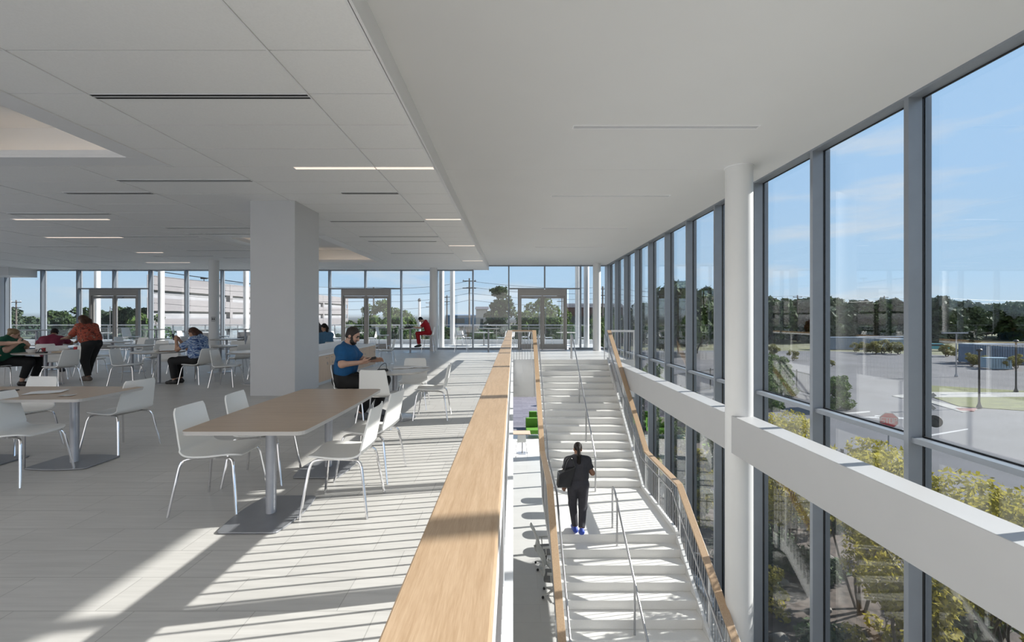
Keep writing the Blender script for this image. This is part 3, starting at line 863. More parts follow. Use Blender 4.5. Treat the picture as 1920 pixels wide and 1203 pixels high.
# ---- low cabinet with screen
cb = thing('low_cabinet', 'low cabinet run with pale wood doors and white top behind the bearded man', 'cabinet', (-4.32, 12.02, 0))
L0, L1 = -2.06, 2.08
b = MB(); b.box(-1.02, -.02, L0, L1, .06, .66); b.box(-.95, -.06, L0+.02, L1-.05, 0, .06); b.build('body', whitew, cb)
b = MB(); b.box(-.56, .0, L0-.01, L1, .66, .70); b.box(-.02, .0, L1-.03, L1, 0, .66); bevel(b.build('counter', trimw, cb), .004)
b = MB(); b.box(-.60, -.56, L0-.01, L1, .66, .86); bevel(b.build('back_screen', trimw, cb), .004)
nd = 7; w = (L1-.03-L0)/nd
for i in range(nd):
    y0 = L0+i*w
    b = MB(); b.box(-.02, -.002, y0+.004, y0+w-.004, .08, .655); d = b.build('door', cab_wood, cb)
    b = MB(); yy = y0+w*(.25 if i % 2 else .75)
    b.tube([(-.002, yy-.05, .60), (.02, yy-.05, .60), (.02, yy+.05, .60), (-.002, yy+.05, .60)], .004, 6); b.build('handle', steel, d)
    b = MB(); b.tube(smooth_path([(.0, yy+.02, .50), (.012, yy+.035, .47), (.012, yy+.02, .44), (.0, yy+.005, .47), (.0, yy+.02, .5)], 3), .004, 6); b.build('lock', steel, d)
    
# ---- lower floor seen through the stair opening
lt = thing('cafe_table', 'small wood-topped table on the lower floor, seen past the stair', 'table', (.45, 21.6, LOW))
b = MB(); b.prism(rect_round(-.45, .38, -.35, .35, .06), .97, 1.0); b.build('tabletop', top_wood, lt)
b = MB(); b.lathe([(.035, .012), (.035, .97)], 16); b.build('pedestal', silver, lt, True)
b = MB(); b.lathe([(.28, 0), (.28, .012)], 28); b.build('base_plate', silver, lt, True)
chair(.38, 20.95, 5, 'tall white chair at the small table on the lower floor', 'high bar chairs', LOW, True)
green_m = M('green_upholstery', (.07, .20, .015), .8, noise=(30, .1))
for i, (x, y) in enumerate([(1.25, 24.6), (1.5, 26.3)]):
    t = thing('lounge_chair', ['green upholstered lounge chair on the lower floor, nearer the tile', 'green upholstered lounge chair on the lower floor, on the striped carpet'][i], 'armchair', (x, y, LOW))
    b = MB(); b.box(-.55, .55, -.4, .45, .22, .45); bevel(b.build('seat', green_m, t), .04, 3)
    b = MB(); b.box(-.55, .55, .28, .5, .40, .95); bevel(b.build('backrest', green_m, t), .05, 3)
    for s in (-1, 1):
        for q in (-.3, .35): b = MB(); b.tube([(s*.45, q, .0), (s*.45, q, .24)], .02, 8); b.build('leg', steel, t, True)
# office chairs under the landing
mesh_grey = M('grey_mesh', (.20, .20, .20), .7, noise=(40, .1)); offw = M('pale_plastic', (.60, .60, .58), .45, noise=(9, .03))
def office_chair(x, y, rz, label):
    t = thing('office_chair', label, 'office chair', (x, y, LOW), rz, 'office chairs under the stair')
    for k in range(5):
        a = 2*PI*k/5+.3
        b = MB(); b.tube([(0, 0, .10), (.28*math.cos(a), .28*math.sin(a), .075)], [.022, .014], 8); l = b.build('base_arm', offw, t, True)
        b = MB(); b.ellipsoid((.30*math.cos(a), .30*math.sin(a), .032), (.032, .032, .032), 10, 6); b.build('caster', dark, l, True)
    b = MB(); b.tube([(0, 0, .09), (0, 0, .40)], .026, 10); b.build('gas_lift', dark, t, True)
    b = MB(); b.prism(rect_round(-.25, .25, -.23, .25, .07), .42, .48); bevel(b.build('seat', mesh_grey, t), .015)
    pr = smooth_path([(0, -.26, .55), (0, -.24, .68), (0, -.29, .88), (0, -.40, 1.08)], 4)
    vs = []; fs = []
    for p in pr:
        for u in range(7):
            q = -1+u/3; vs.append((q*.22, p.y+.05*q*q, p.z))
    n = len(pr)
    for i in range(n-1):
        for u in range(6): fs.append((i*7+u, i*7+u+1, (i+1)*7+u+1, (i+1)*7+u))
    m = len(vs); vs2 = [(a, b_-.02, c) for a, b_, c in vs]
    ring = list(range(7))+[i*7+6 for i in range(1, n)]+[(n-1)*7+u for u in range(5, -1, -1)]+[i*7 for i in range(n-2, 0, -1)]
    b = MB(); b.add(vs+vs2, [f[::-1] for f in fs]+[tuple(m+k for k in f) for f in fs]+[(ring[k], ring[(k+1) % len(ring)], m+ring[(k+1) % len(ring)], m+ring[k]) for k in range(len(ring))])
    b.build('backrest', offw, t, True)
    b = MB(); b.tube(smooth_path([(0, -.02, .40), (0, -.24, .42), (0, -.30, .58)], 4), .025, 8); b.build('spine', offw, t, True)
    for s in (-1, 1):
        b = MB(); b.tube(smooth_path([(s*.22, -.05, .43), (s*.29, -.05, .48), (s*.30, -.06, .64)], 4), .014, 8); b.box(s*.30-.035, s*.30+.035, -.14, .12, .64, .67); b.build('armrest', offw, t, True)
office_chair(.86, 11.75, -1.45, 'pale office chair on the lower floor partly behind the stair guard, farther one')
office_chair(.96, 10.55, -1.7, 'pale office chair on the lower floor partly behind the stair guard, nearer one')
for i, y in enumerate((12.7, 13.7, 15.0, 16.2)):
    t = thing('work_table', 'round-ended white work table standing under the stair on the lower floor', 'table', (2.3, y, LOW), group='work tables under the stair')
    b = MB(); b.prism(rect_round(-.75, .75, -.27, .27, .26, 8), .715, .74); b.build('tabletop', trimw, t)
    for sx in (-.45, .45): b = MB(); b.tube([(sx, 0, 0), (sx, 0, .715)], .03, 10); b.build('leg', steel, t, True)
# ---------------------------------------------------------------- people: smooth-union distance fields turned into one continuous skin
def V3(*a): return np.array(a, dtype=np.float64)
def rcone(p, a, b, r1, r2):
    ab = b-a; L2 = max(1e-9, float(ab @ ab))
    t = np.clip(((p-a) @ ab)/L2, 0, 1)
    q = p-a-t[..., None]*ab
    return np.sqrt((q*q).sum(-1))-(r1+(r2-r1)*t)
def ellip(p, c, r, Rm=None):
    q = p-c
    if Rm is not None: q = q @ Rm
    q = q/r
    k = np.sqrt((q*q).sum(-1))
    return (k-1)*min(r)
class Field:
    def __init__(s): s.P = []
    def cone(s, a, b, r1, r2, lab=0, k=.03, cut=None):
        a = np.array(a, float); b = np.array(b, float); m = max(r1, r2)
        s.P.append(('c', (a, b, r1, r2), np.minimum(a, b)-m, np.maximum(a, b)+m, lab, k, cut)); return s
    def chain(s, pts, rs, lab=0, k=.03, cut=None):
        for i in range(len(pts)-1): s.cone(pts[i], pts[i+1], rs[i], rs[i+1], lab, k, cut)
        return s
    def ell(s, c, r, lab=0, k=.03, Rm=None, cut=None):
        c = np.array(c, float); m = max(r)
        s.P.append(('e', (c, np.array(r, float), Rm), c-m, c+m, lab, k, cut)); return s
    def mesh(s, h):
        lo = np.min([p[2] for p in s.P], 0)-.05; hi = np.max([p[3] for p in s.P], 0)+.05
        n = np.ceil((hi-lo)/h).astype(int)+1
        D = np.full(n, 1.0); Bst = np.full(n, 9.0); LB = np.zeros(n, np.int8)
        for kind, ar, a, b, lab, k, cut in s.P:
            mg = .06
            i0 = np.maximum(0, np.floor((a-mg-lo)/h).astype(int)); i1 = np.minimum(n, np.ceil((b+mg-lo)/h).astype(int)+1)
            ax = [lo[i]+h*np.arange(i0[i], i1[i]) for i in range(3)]
            g = np.stack(np.meshgrid(*ax, indexing='ij'), -1)
            d = rcone(g, *ar) if kind == 'c' else ellip(g, *ar)
            if cut:
                for (pc, nc) in cut: d = np.maximum(d, (g-np.array(pc, float)) @ np.array(nc, float))
            sl = tuple(slice(i0[i], i1[i]) for i in range(3))
            o = D[sl]
            hh = np.clip(.5+.5*(o-d)/k, 0, 1)
            D[sl] = np.where(np.abs(o-d) < k, o*(1-hh)+d*hh-k*hh*(1-hh), np.minimum(o, d))
            bs = Bst[sl]; m = d < bs
            LB[sl] = np.where(m, lab, LB[sl]); Bst[sl] = np.where(m, d, bs)
        return nets(D, lo, h, LB)
def nets(D, lo, h, LB):
    S = D < 0
    nx, ny, nz = D.shape
    c8 = [(i, j, k) for i in (0, 1) for j in (0, 1) for k in (0, 1)]
    cnt = sum(S[i:nx-1+i, j:ny-1+j, k:nz-1+k].astype(np.int8) for i, j, k in c8)
    cells = np.argwhere((cnt > 0) & (cnt < 8))
    idx = -np.ones((nx-1, ny-1, nz-1), int); idx[tuple(cells.T)] = np.arange(len(cells))
    acc = np.zeros((len(cells), 3)); num = np.zeros(len(cells))
    for a in c8:
        for ax in range(3):
            if a[ax]: continue
            b = list(a); b[ax] = 1
            ia = cells+np.array(a); ib = cells+np.array(b)
            da = D[tuple(ia.T)]; db = D[tuple(ib.T)]
            m = (da < 0) != (db < 0)
            t = np.where(m, da/np.where(m, da-db, 1), 0)
            p = np.array(a, float)+np.zeros((len(cells), 3)); p[:, ax] += t
            acc[m] += p[m]; num[m] += 1
    V = lo+h*(cells+acc/num[:, None])
    lab = LB[tuple(np.minimum(np.round(cells+acc/num[:, None]).astype(int), np.array(D.shape)-1).T)]
    F = []
    for ax in range(3):
        u, v = [(1, 2), (2, 0), (0, 1)][ax]
        s0 = [slice(None)]*3; s1 = [slice(None)]*3
        s0[ax] = slice(0, -1); s1[ax] = slice(1, None)
        A = S[tuple(s0)]; B = S[tuple(s1)]
        e = np.argwhere(A != B)
        e = e[(e[:, u] > 0) & (e[:, v] > 0) & (e[:, u] < D.shape[u]-1) & (e[:, v] < D.shape[v]-1)]
        def at_(du, dv):
            q = e.copy(); q[:, u] += du; q[:, v] += dv; return idx[tuple(q.T)]
        q = np.stack([at_(-1, -1), at_(0, -1), at_(0, 0), at_(-1, 0)], 1)
        ins = A[tuple(e.T)]
        q[~ins] = q[~ins][:, ::-1]
        F.append(q[(q >= 0).all(1)])
    return V, np.concatenate(F), lab
def field_obj(name, f, h, mats, parent):
    V, F, lab = f.mesh(h)
    me = bpy.data.meshes.new(name)
    me.from_pydata(V.tolist(), [], F.tolist())
    for m in mats: me.materials.append(m)
    if len(mats) > 1:
        fl_ = lab[F]; mi = np.sort(fl_, 1)[:, 2]
        me.polygons.foreach_set('material_index', np.clip(mi, 0, len(mats)-1).astype(np.int32))
    me.polygons.foreach_set('use_smooth', [True]*len(me.polygons)); me.update()
    o = bpy.data.objects.new(name, me); COL.objects.link(o); o.parent = parent
    return o
def unit(v):
    v = np.array(v, float); return v/np.linalg.norm(v)
eye_m = M('eye_dark', (.02, .015, .012), .3, noise=(9, .1))
SKIN = {'light': M('skin_light', (.56, .34, .25), .5, noise=(14, .05)), 'tan': M('skin_tan', (.42, .24, .16), .5, noise=(14, .05)), 'brown': M('skin_brown', (.23, .115, .07), .5, noise=(14, .06))}
LIP = {'light': M('lip_light', (.45, .20, .17), .45, noise=(14, .05)), 'tan': M('lip_tan', (.33, .14, .11), .45, noise=(14, .05)), 'brown': M('lip_brown', (.18, .07, .055), .45, noise=(14, .05))}
hair_black = M('hair_black', (.012, .009, .008), .6, spec=.2, noise=(40, .3, (1, 1, .1)), bump=(60, .5, (1, 1, .1)))
hair_brown = M('hair_brown', (.055, .024, .014), .6, spec=.25, noise=(40, .35, (1, 1, .1)), bump=(60, .5, (1, 1, .1)))
hair_blond = M('hair_blond', (.20, .125, .06), .5, noise=(40, .3, (1, 1, .1)), bump=(60, .5, (1, 1, .1)))
def cloth(name, col, pat=None):
    if pat: 
        if name in MATS: return MATS[name]
        m = bpy.data.materials.new(name); m.use_nodes = True; N, L = nodes_of(m); p = N['Principled BSDF']
        tc = N.new('ShaderNodeTexCoord'); mp = N.new('ShaderNodeMapping'); mp.inputs['Scale'].default_value = pat[1]
        L.new(tc.outputs['Object'], mp.inputs['Vector'])
        n = N.new('ShaderNodeTexNoise'); n.inputs['Scale'].default_value = pat[0]; n.inputs['Detail'].default_value = 3; n.inputs['Distortion'].default_value = 1.2
        L.new(mp.outputs['Vector'], n.inputs['Vector'])
        rp = N.new('ShaderNodeValToRGB'); rp.color_ramp.interpolation = 'EASE'
        e = rp.color_ramp.elements; e[0].position = .36; e[0].color = (*pat[2][0], 1); e[1].position = .7; e[1].color = (*pat[2][-1], 1)
        for i, c in enumerate(pat[2][1:-1]): q = e.new(.36+.34*(i+1)/(len(pat[2])-1)); q.color = (*c, 1)
        L.new(n.outputs['Fac'], rp.inputs['Fac']); L.new(rp.outputs['Color'], p.inputs['Base Color']); p.inputs['Roughness'].default_value = .8
        MATS[name] = m; return m
    return M(name, col, .82, noise=(18, .10), bump=(22, .35))

def person(label, loc, rz, J, skin, top, bottom, shoe_m, hair, h=.011, sleeves=.5, pant=.93, scale=1., look=(0, 1, -.2), build=1., beard=False, group=None, hand_pose=None, belly=0., shoe_scale=1., top_drop=.02):
    """J: joints in the sitter's own frame (x right, y forward, z up)"""
    t = thing('person', label, 'person', loc, rz, group)
    t.scale = (scale,)*3
    g = {k: np.array(v, float) for k, v in J.items()}
    pel, ch, nk, hd = g['pelvis'], g['chest'], g['neck'], g['head']
    up = unit(hd-nk); fw = unit(np.array(look, float)); fw_h = unit(fw-up*(fw @ up)*.55); up_h = unit(up-fw_h*(up @ fw_h)); rt = np.cross(fw_h, up_h)
    Rm = np.stack([rt, fw_h, up_h], 1)
    H = lambda a, b, c: hd+rt*a+fw_h*b+up_h*c
    B = build
    sr = unit(g['shR']-g['shL']); hr = unit(g['hipR']-g['hipL'])
    f = Field()
    def torso(f, e, lab=0, k=.05, cut=None, low=True):
        for s in (-1, 1):
            if low: f.chain([pel+hr*s*.075*B, pel*.5+ch*.5+(sr*s*.07)*B, ch+sr*s*.085*B], [.118*B+e, .108*B+e+belly*.6, .112*B+e], lab, k, cut)
            else: f.chain([pel*.62+ch*.38+hr*s*.075*B, pel*.4+ch*.6+(sr*s*.07)*B, ch+sr*s*.085*B], [.112*B+e+belly, .108*B+e+belly*.6, .112*B+e], lab, k, cut)
            sh = g['shR'] if s > 0 else g['shL']
            f.cone(ch+sr*s*.06*B, sh, .105*B+e, .066*B+e, lab, k, cut)
            f.cone(nk-up*.02, sh, .058*B+e, .058*B+e, lab, k, cut)
        fwd = np.cross(np.array([0, 0, 1.]), sr)
        if belly: f.ell(pel*.55+ch*.45+fwd*.06, (.15*B+belly+e, .12+belly+e, .15+e), lab, k, None, cut)
    torso(f, 0)
    f.cone(nk, H(0, -.015, -.05), .057, .055, 0, .03)
    for s in 'LR':
        f.chain([g['sh'+s], g['el'+s], g['wr'+s]], [.056*B, .042*B, .029], 0, .03)
        f.chain([g['hip'+s], g['kn'+s], g['an'+s]], [.092*B, .060*B, .040], 0, .04)
        sg = 1 if s == 'R' else -1
        an = g['an'+s]; toe = g['toe'+s]; d = unit(toe-an-np.array([0, 0, (toe-an)[2]]))
        f.cone(an-d*.03-np.array([0, 0, .045]), toe, .036, .028, 0, .03)
        # hand
        wr = g['wr'+s]; hdv = unit(g['hd'+s]-wr) if 'hd'+s in g else unit(wr-g['el'+s])
        pn = np.array((hand_pose or {}).get(s, (0, 0, -1)), float); pn = unit(pn-hdv*(pn @ hdv)); sd = np.cross(hdv, pn)*sg
        for o in (-.02, .02): f.cone(wr+hdv*.01+sd*o*.7, wr+hdv*.085+sd*o*1.1, .020, .018, 0, .014)
        for i, (ln, cu) in enumerate(((.062, .35), (.070, .45), (.065, .55), (.050, .7))):
            b0 = wr+hdv*.09+sd*(i-1.5)*-.0195
            d1 = unit(hdv+pn*cu*.6); d2 = unit(hdv+pn*cu*1.9)
            f.chain([b0-hdv*.01, b0+d1*ln*.5, b0+d1*ln*.5+d2*ln*.5], [.0098, .0092, .0082], 0, .006)
        tb = wr+hdv*.03+sd*.03
        d1 = unit(hdv*.75+sd*.6+pn*.35); d2 = unit(hdv+pn*.5+sd*.1)
        f.chain([tb-sd*.012, tb+d1*.038, tb+d1*.038+d2*.03], [.0135, .0105, .009], 0, .008)
    # head and face
    f.ell(H(0, -.012, .03), (.074, .094, .092), 0, .02, Rm); f.ell(H(0, .022, -.045), (.056, .062, .066), 0, .03, Rm)
    f.ell(H(0, .055, -.092), (.026, .022, .02), 0, .02, Rm)
    f.cone(H(0, .083, .018), H(0, .104, -.022), .010, .014, 0, .012)
    for s in (-1, 1):
        f.ell(H(s*.074, -.015, -.008), (.011, .024, .034), 0, .008, Rm)
        f.ell(H(s*.031, .080, .014), (.014, .010, .008), 1, .004, Rm)
        f.ell(H(s*.032, .082, .034), (.022, .010, .006), 2, .006, Rm)
        f.ell(H(s*.036, .060, -.03), (.022, .02, .022), 0, .02, Rm)
    f.ell(H(0, .080, -.056), (.024, .012, .008), 3, .004, Rm)
    field_obj('body', f, h, [SKIN[skin], eye_m, hair[0], LIP[skin]], t)
    # clothing
    e = .014
    c = Field()
    cuts = [(nk+up*top_drop, up)]
    torso(c, e, 0, .05, cuts, low=False)
    for s in 'LR':
        a, b = g['sh'+s], g['el'+s]; w = g['wr'+s]
        if sleeves <= 1:
            q = a+(b-a)*sleeves; c.cone(a, b, .062*B+e*.6, .050*B+e*1.2, 0, .03, [(q, unit(b-a))])
        else:
            c.cone(a, b, .060*B+e, .046*B+e, 0, .03); q = b+(w-b)*(sleeves-1); c.cone(b, w, .046*B+e, .032+e, 0, .02, [(q, unit(w-b))])
    field_obj('top', c, h, [top], t)
    c = Field()
    for s in (-1, 1): c.cone(pel+hr*s*.075*B, pel*.62+ch*.38+hr*s*.07*B, .120*B+e*.5, .108*B+belly*.4, 0, .05)
    for s in 'LR':
        a, b, w = g['hip'+s], g['kn'+s], g['an'+s]
        c.cone(a, b, .094*B+e, .064*B+e, 0, .03); q = b+(w-b)*pant
        c.cone(b, w, .064*B+e, .050+e*.7, 0, .03, [(q, unit(w-b))])
    field_obj('trousers', c, h, [bottom], t)
    for s in 'LR':
        c = Field(); an = g['an'+s]; toe = g['toe'+s]; d = unit(toe-an-np.array([0, 0, (toe-an)[2]]))
        hl = an-d*.045-np.array([0, 0, .05])
        c.chain([hl, hl*.45+toe*.55+np.array([0, 0, .008]), toe], [.043*shoe_scale, .046*shoe_scale, .036*shoe_scale], 0, .03, [((0, 0, min(hl[2], toe[2])-.034), (0, 0, -1))])
        c.cone(an-d*.02-np.array([0, 0, .055]), an-d*.01-np.array([0, 0, .015]), .045*shoe_scale, .044*shoe_scale, 0, .03)
        field_obj('shoe', c, h, [shoe_m], t)
    # hair
    c = Field()
    style = hair[1]
    c.ell(H(0, -.022, .042), (.081, .096, .092), 0, .02, Rm, [(H(0, .058, .07), unit(fw_h*1.0-up_h*.75)), (H(0, -.0, -.035 if style == 'short' else -.07), -up_h)])
    if style == 'short':
        for s in (-1, 1): c.ell(H(s*.062, -.02, .0), (.018, .045, .05), 0, .02, Rm)
        c.ell(H(0, -.07, -.02), (.055, .032, .05), 0, .03, Rm)
    if style == 'long':
        L = hair[2]
        bk = unit(np.array([0, 0, -1.])*1.0-fw_h*.28)
        for o in (-.055, -.02, .02, .055):
            c.chain([H(o, -.06, .03), H(o*1.3, -.085, -.06), H(o*1.5, -.085, -.06)+bk*L*.5, H(o*1.2, -.08, -.06)+bk*L], [.045, .048, .045, .022], 0, .03)
    if style == 'pony':
        L = hair[2]; bk = unit(np.array([0, 0, -1.])-fw_h*.05)
        c.ell(H(0, -.10, .02), (.035, .03, .035), 0, .02, Rm)
        p0 = H(0, -.125, .01)
        c.chain([p0, p0+bk*L*.35-fw_h*.03, p0+bk*L*.7-fw_h*.01, p0+bk*L], [.030, .036, .032, .014], 0, .03)
    if style == 'bun':
        c.ell(H(0, -.10, .07), (.04, .04, .04), 0, .02, Rm); c.ell(H(0, -.07, -.02), (.055, .032, .05), 0, .03, Rm)
    field_obj('hair', c, h, [hair[0]], t)
    if beard:
        c = Field(); c.ell(H(0, .034, -.068), (.060, .064, .060), 0, .02, Rm, [(H(0, .0, -.040), unit(up_h+fw_h*.35)), (H(0, -.03, 0), -fw_h)])
        for s in (-1, 1): c.cone(H(s*.062, .005, .01), H(s*.05, .045, -.07), .014, .022, 0, .02)
        c.cone(H(-.028, .089, -.040), H(.028, .089, -.040), .007, .007, 0, .01)
        field_obj('beard', c, h, [hair[0]], t)
    return t
shoe_black = M('shoe_black', (.012, .012, .013), .5, noise=(12, .1)); shoe_grey = M('shoe_grey', (.16, .17, .19), .7, noise=(60, .2)); shoe_blue = M('shoe_blue', (.02, .06, .38), .5, noise=(12, .1)); shoe_tan = M('shoe_tan', (.13, .10, .085), .6, noise=(12, .1))
blk = cloth('black_trousers', (.008, .008, .009))
def seated(lean=.0, z=0., dy=0., knee=.44, spread=.09, drop=.45, feet=.40, **kw):
    """default seated joints; z = seat height above .455"""
    s = .455+z
    th = lean
    def bk(y, zz): return (0, -.08+dy+math.sin(th)*zz+math.cos(th)*y, s+.10+math.cos(th)*zz-math.sin(th)*y)
    J = dict(pelvis=(0, -.09+dy, s+.105), chest=bk(0, .36), neck=bk(0, .53), head=bk(.035, .685))
    c = bk(0, .46)
    for k, sg in (('R', 1), ('L', -1)):
        J['sh'+k] = (sg*.175, c[1], c[2]-.005); J['hip'+k] = (sg*.085, -.06+dy, s+.095)
        J['kn'+k] = (sg*spread*1.3, knee+dy, s+.075); J['an'+k] = (sg*spread*1.2, feet+dy, z+.095 if z < .2 else s-.42); J['toe'+k] = (sg*spread*1.35, feet+.16+dy, z+.032 if z < .2 else s-.50)
        J['el'+k] = (sg*.23, c[1]+.08, c[2]-.29); J['wr'+k] = (sg*.14, c[1]+.30, c[2]-.24)
    J.update(kw); return J

# man in the blue polo
J = seated(lean=.16, dy=.03, knee=.47, spread=.10, feet=.28)
J['head'] = (0.0, .075, 1.19); J['neck'] = (0, .0, 1.06); J['shR'] = (.18, -.03, .985); J['shL'] = (-.18, -.03, .985)
J['elR'] = (.27, .015, .80); J['wrR'] = (.13, .235, .815); J['hdR'] = (.10, .33, .835)
J['elL'] = (-.27, .12, .82); J['wrL'] = (-.10, .38, .825); J['hdL'] = (-.06, .48, .845)
J['anR'] = (.10, .22, .095); J['toeR'] = (.12, .38, .036); J['anL'] = (-.10, .40, .095); J['toeL'] = (-.12, .56, .036)
polo = cloth('blue_polo', (.006, .085, .225))
man = person('seated bearded man in a blue polo shirt and black trousers, looking down at his hands', (-2.53, 6.86, 0), R(-90), J, 'light', polo, blk, shoe_grey, (M('hair_dark', (.018, .012, .009), .55, noise=(60, .3), bump=(80, .5)), 'short'), .0075, sleeves=.80, pant=.95, look=(.05, 1, -.45), beard=True, scale=1.05, build=1.08, hand_pose={'R': (-.6, .2, .5), 'L': (.6, -.1, -.5)}, top_drop=.015)
c = Field(); nk = np.array(J['neck'])
c.cone(nk+V3(-.055, .0, .01), nk+V3(-.025, .065, -.035), .016, .014, 0, .012); c.cone(nk+V3(.055, .0, .01), nk+V3(.025, .065, -.035), .016, .014, 0, .012)
c.chain([nk+V3(-.055, 0, .01), nk+V3(0, -.06, .035), nk+V3(.055, 0, .01)], [.016, .018, .016], 0, .012)
field_obj('collar', c, .0075, [polo], man)
b = MB(); b.prism(rect_round(-.037, .037, -.075, .075, .01), 0, .009)
o = b.build('phone', dark, loc=(-2.15, 6.78, .905), rz=R(-75)); o.rotation_euler = (R(10), R(20), R(-75)); tag(o, 'phone held in the hand of the bearded man in the blue polo', 'phone')

# woman climbing the stairs
J = dict(pelvis=(0, 0, .93), chest=(0, .03, 1.28), neck=(0, .04, 1.445), head=(.01, .075, 1.570), shL=(-.178, .03, 1.355), shR=(.178, .03, 1.355),
         elL=(-.285, -.02, 1.12), wrL=(-.27, .08, .90), hdL=(-.25, .12, .80), elR=(.285, .02, 1.12), wrR=(.20, .24, 1.16), hdR=(.14, .32, 1.2),
         hipL=(-.10, 0, .90), knL=(-.075, .14, .50), anL=(-.05, .02, .10), toeL=(-.07, .19, .04), hipR=(.10, 0, .90), knR=(.095, .0, .50), anR=(.03, -.20, .17), toeR=(.03, -.10, .045))
scrub = cloth('charcoal_scrubs', (.030, .029, .036))
wm = person('woman in dark scrubs and blue shoes climbing the stair with a black tote bag', (1.375, 9.50, ZL+.012), R(3), J, 'brown', scrub, cloth('charcoal_trousers', (.034, .033, .042)), shoe_blue, (hair_black, 'pony', .36), .0085, sleeves=.62, pant=.97, scale=1.11, look=(.05, 1, -.15), build=1.06)
t = thing('tote_bag', 'large black leather tote hanging from the shoulder of the woman on the stair', 'bag', (1.16, 9.38, ZL+1.02), R(8))
b = MB(); b.add([(-.25,-.07,.02),(.02,-.06,.0),(.03,.06,.02),(-.25,.06,.03),(-.22,-.09,.30),(.15,-.06,.44),(.15,.05,.44),(-.22,.08,.32)], [(0,3,2,1),(4,5,6,7),(0,1,5,4),(1,2,6,5),(2,3,7,6),(3,0,4,7)])
bevel(b.build('bag_body', M('black_leather', (.018, .018, .020), .33, noise=(14, .1)), t), .015, 3)
for y in (-.06, .05):
    b = MB(); b.tube(smooth_path([(-.10, y, .37), (-.03, y*.9, .56), (.06, y*.6, .60), (.13, y, .42)], 5), .010, 6); b.build('strap', MATS['black_leather'], t, True)

# woman holding a phone
J = seated(lean=.05, dy=.0, knee=.46, spread=.08, feet=.42)
J['head'] = (0, .06, 1.17); J['elR'] = (.18, .30, .795); J['wrR'] = (.08, .42, .99); J['hdR'] = (.05, .46, 1.07); J['elL'] = (-.20, .28, .80); J['wrL'] = (-.06, .40, .985); J['hdL'] = (-.02, .45, 1.07)
bl = cloth('blue_pattern_top', None, (7, (1, 1, 3.2), [(.02, .04, .14), (.06, .14, .34), (.45, .53, .62), (.08, .16, .36), (.012, .02, .07)]))
person('seated woman with long brown hair in a blue patterned top, holding up a phone', (-7.40, 10.45, 0), R(92), J, 'tan', bl, blk, shoe_black, (hair_brown, 'long', .24), .010, sleeves=.75, pant=.92, look=(.05, 1, -.12), build=1.10, belly=.03, hand_pose={'R': (-1, .2, 0), 'L': (1, .2, 0)})
b = MB(); b.prism(rect_round(-.037, .037, -.075, .075, .01), 0, .009)
o = b.build('phone', dark, loc=(-7.93, 10.46, 1.075)); o.rotation_euler = (R(75), 0, R(92)); tag(o, 'phone held up by the woman in the blue patterned top', 'phone')

# woman standing in the orange top
J = dict(pelvis=(0, -.10, .92), chest=(0, .0, 1.24), neck=(0, .08, 1.395), head=(0, .16, 1.50), shL=(-.18, .05, 1.335), shR=(.18, .05, 1.335),
         elL=(-.25, .22, 1.09), wrL=(-.18, .45, 1.06), elR=(.24, .22, 1.09), wrR=(.17, .44, .99), hdR=(.16, .52, .96),
         hipL=(-.095, -.10, .89), knL=(-.10, -.02, .49), anL=(-.10, -.12, .095), toeL=(-.11, .06, .035), hipR=(.095, -.10, .89), knR=(.10, .06, .49), anR=(.10, .14, .095), toeR=(.11, .32, .035))
org = cloth('orange_floral_top', None, (11, (1, 1, 1.3), [(.09, .02, .012), (.34, .055, .03), (.40, .09, .05), (.06, .015, .012), (.42, .22, .16)]))
person('woman standing and leaning over a table in an orange patterned top and black trousers', (-10.38, 10.95, 0), R(84), J, 'brown', org, blk, shoe_tan, (hair_brown, 'long', .30), .010, scale=.975, sleeves=.85, pant=.93, look=(0, 1, -.4), build=1.12, belly=.02)

# woman in green
J = seated(lean=.10, dy=.06, knee=.46, spread=.11, feet=.30)
J['head'] = (-.02, .08, 1.145); J['elR'] = (.24, .16, .80); J['wrR'] = (.10, .28, .97); J['hdR'] = (.02, .24, 1.06); J['elL'] = (-.25, .12, .80); J['wrL'] = (-.08, .33, .90); J['hdL'] = (0, .31, .99)
person('seated woman in a green top resting her hand near her mouth', (-11.42, 10.15, 0), R(-82), J, 'light', cloth('green_top', (.006, .085, .05)), blk, shoe_black, (hair_blond, 'bun'), .010, sleeves=.7, pant=.80, look=(-.5, .6, -.15), build=1.2, belly=.05, hand_pose={'R': (-1, 0, 0), 'L': (0, -1, 0)})

# man in burgundy
J = seated(lean=.62, dy=.0, knee=.44, spread=.14, feet=.30)
J['head'] = (0, .43, 1.09); J['elR'] = (.34, .42, .80); J['wrR'] = (.16, .60, .79); J['elL'] = (-.34, .42, .80); J['wrL'] = (-.12, .62, .79)
bur = cloth('burgundy_scrubs', (.13, .008, .032))
person('person hunched over a table in burgundy scrubs, seen from behind', (-12.75, 12.35, 0), R(35), J, 'brown', bur, bur, shoe_black, (hair_black, 'short'), .011, sleeves=.75, pant=.93, look=(0, 1, -.6), build=1.12)

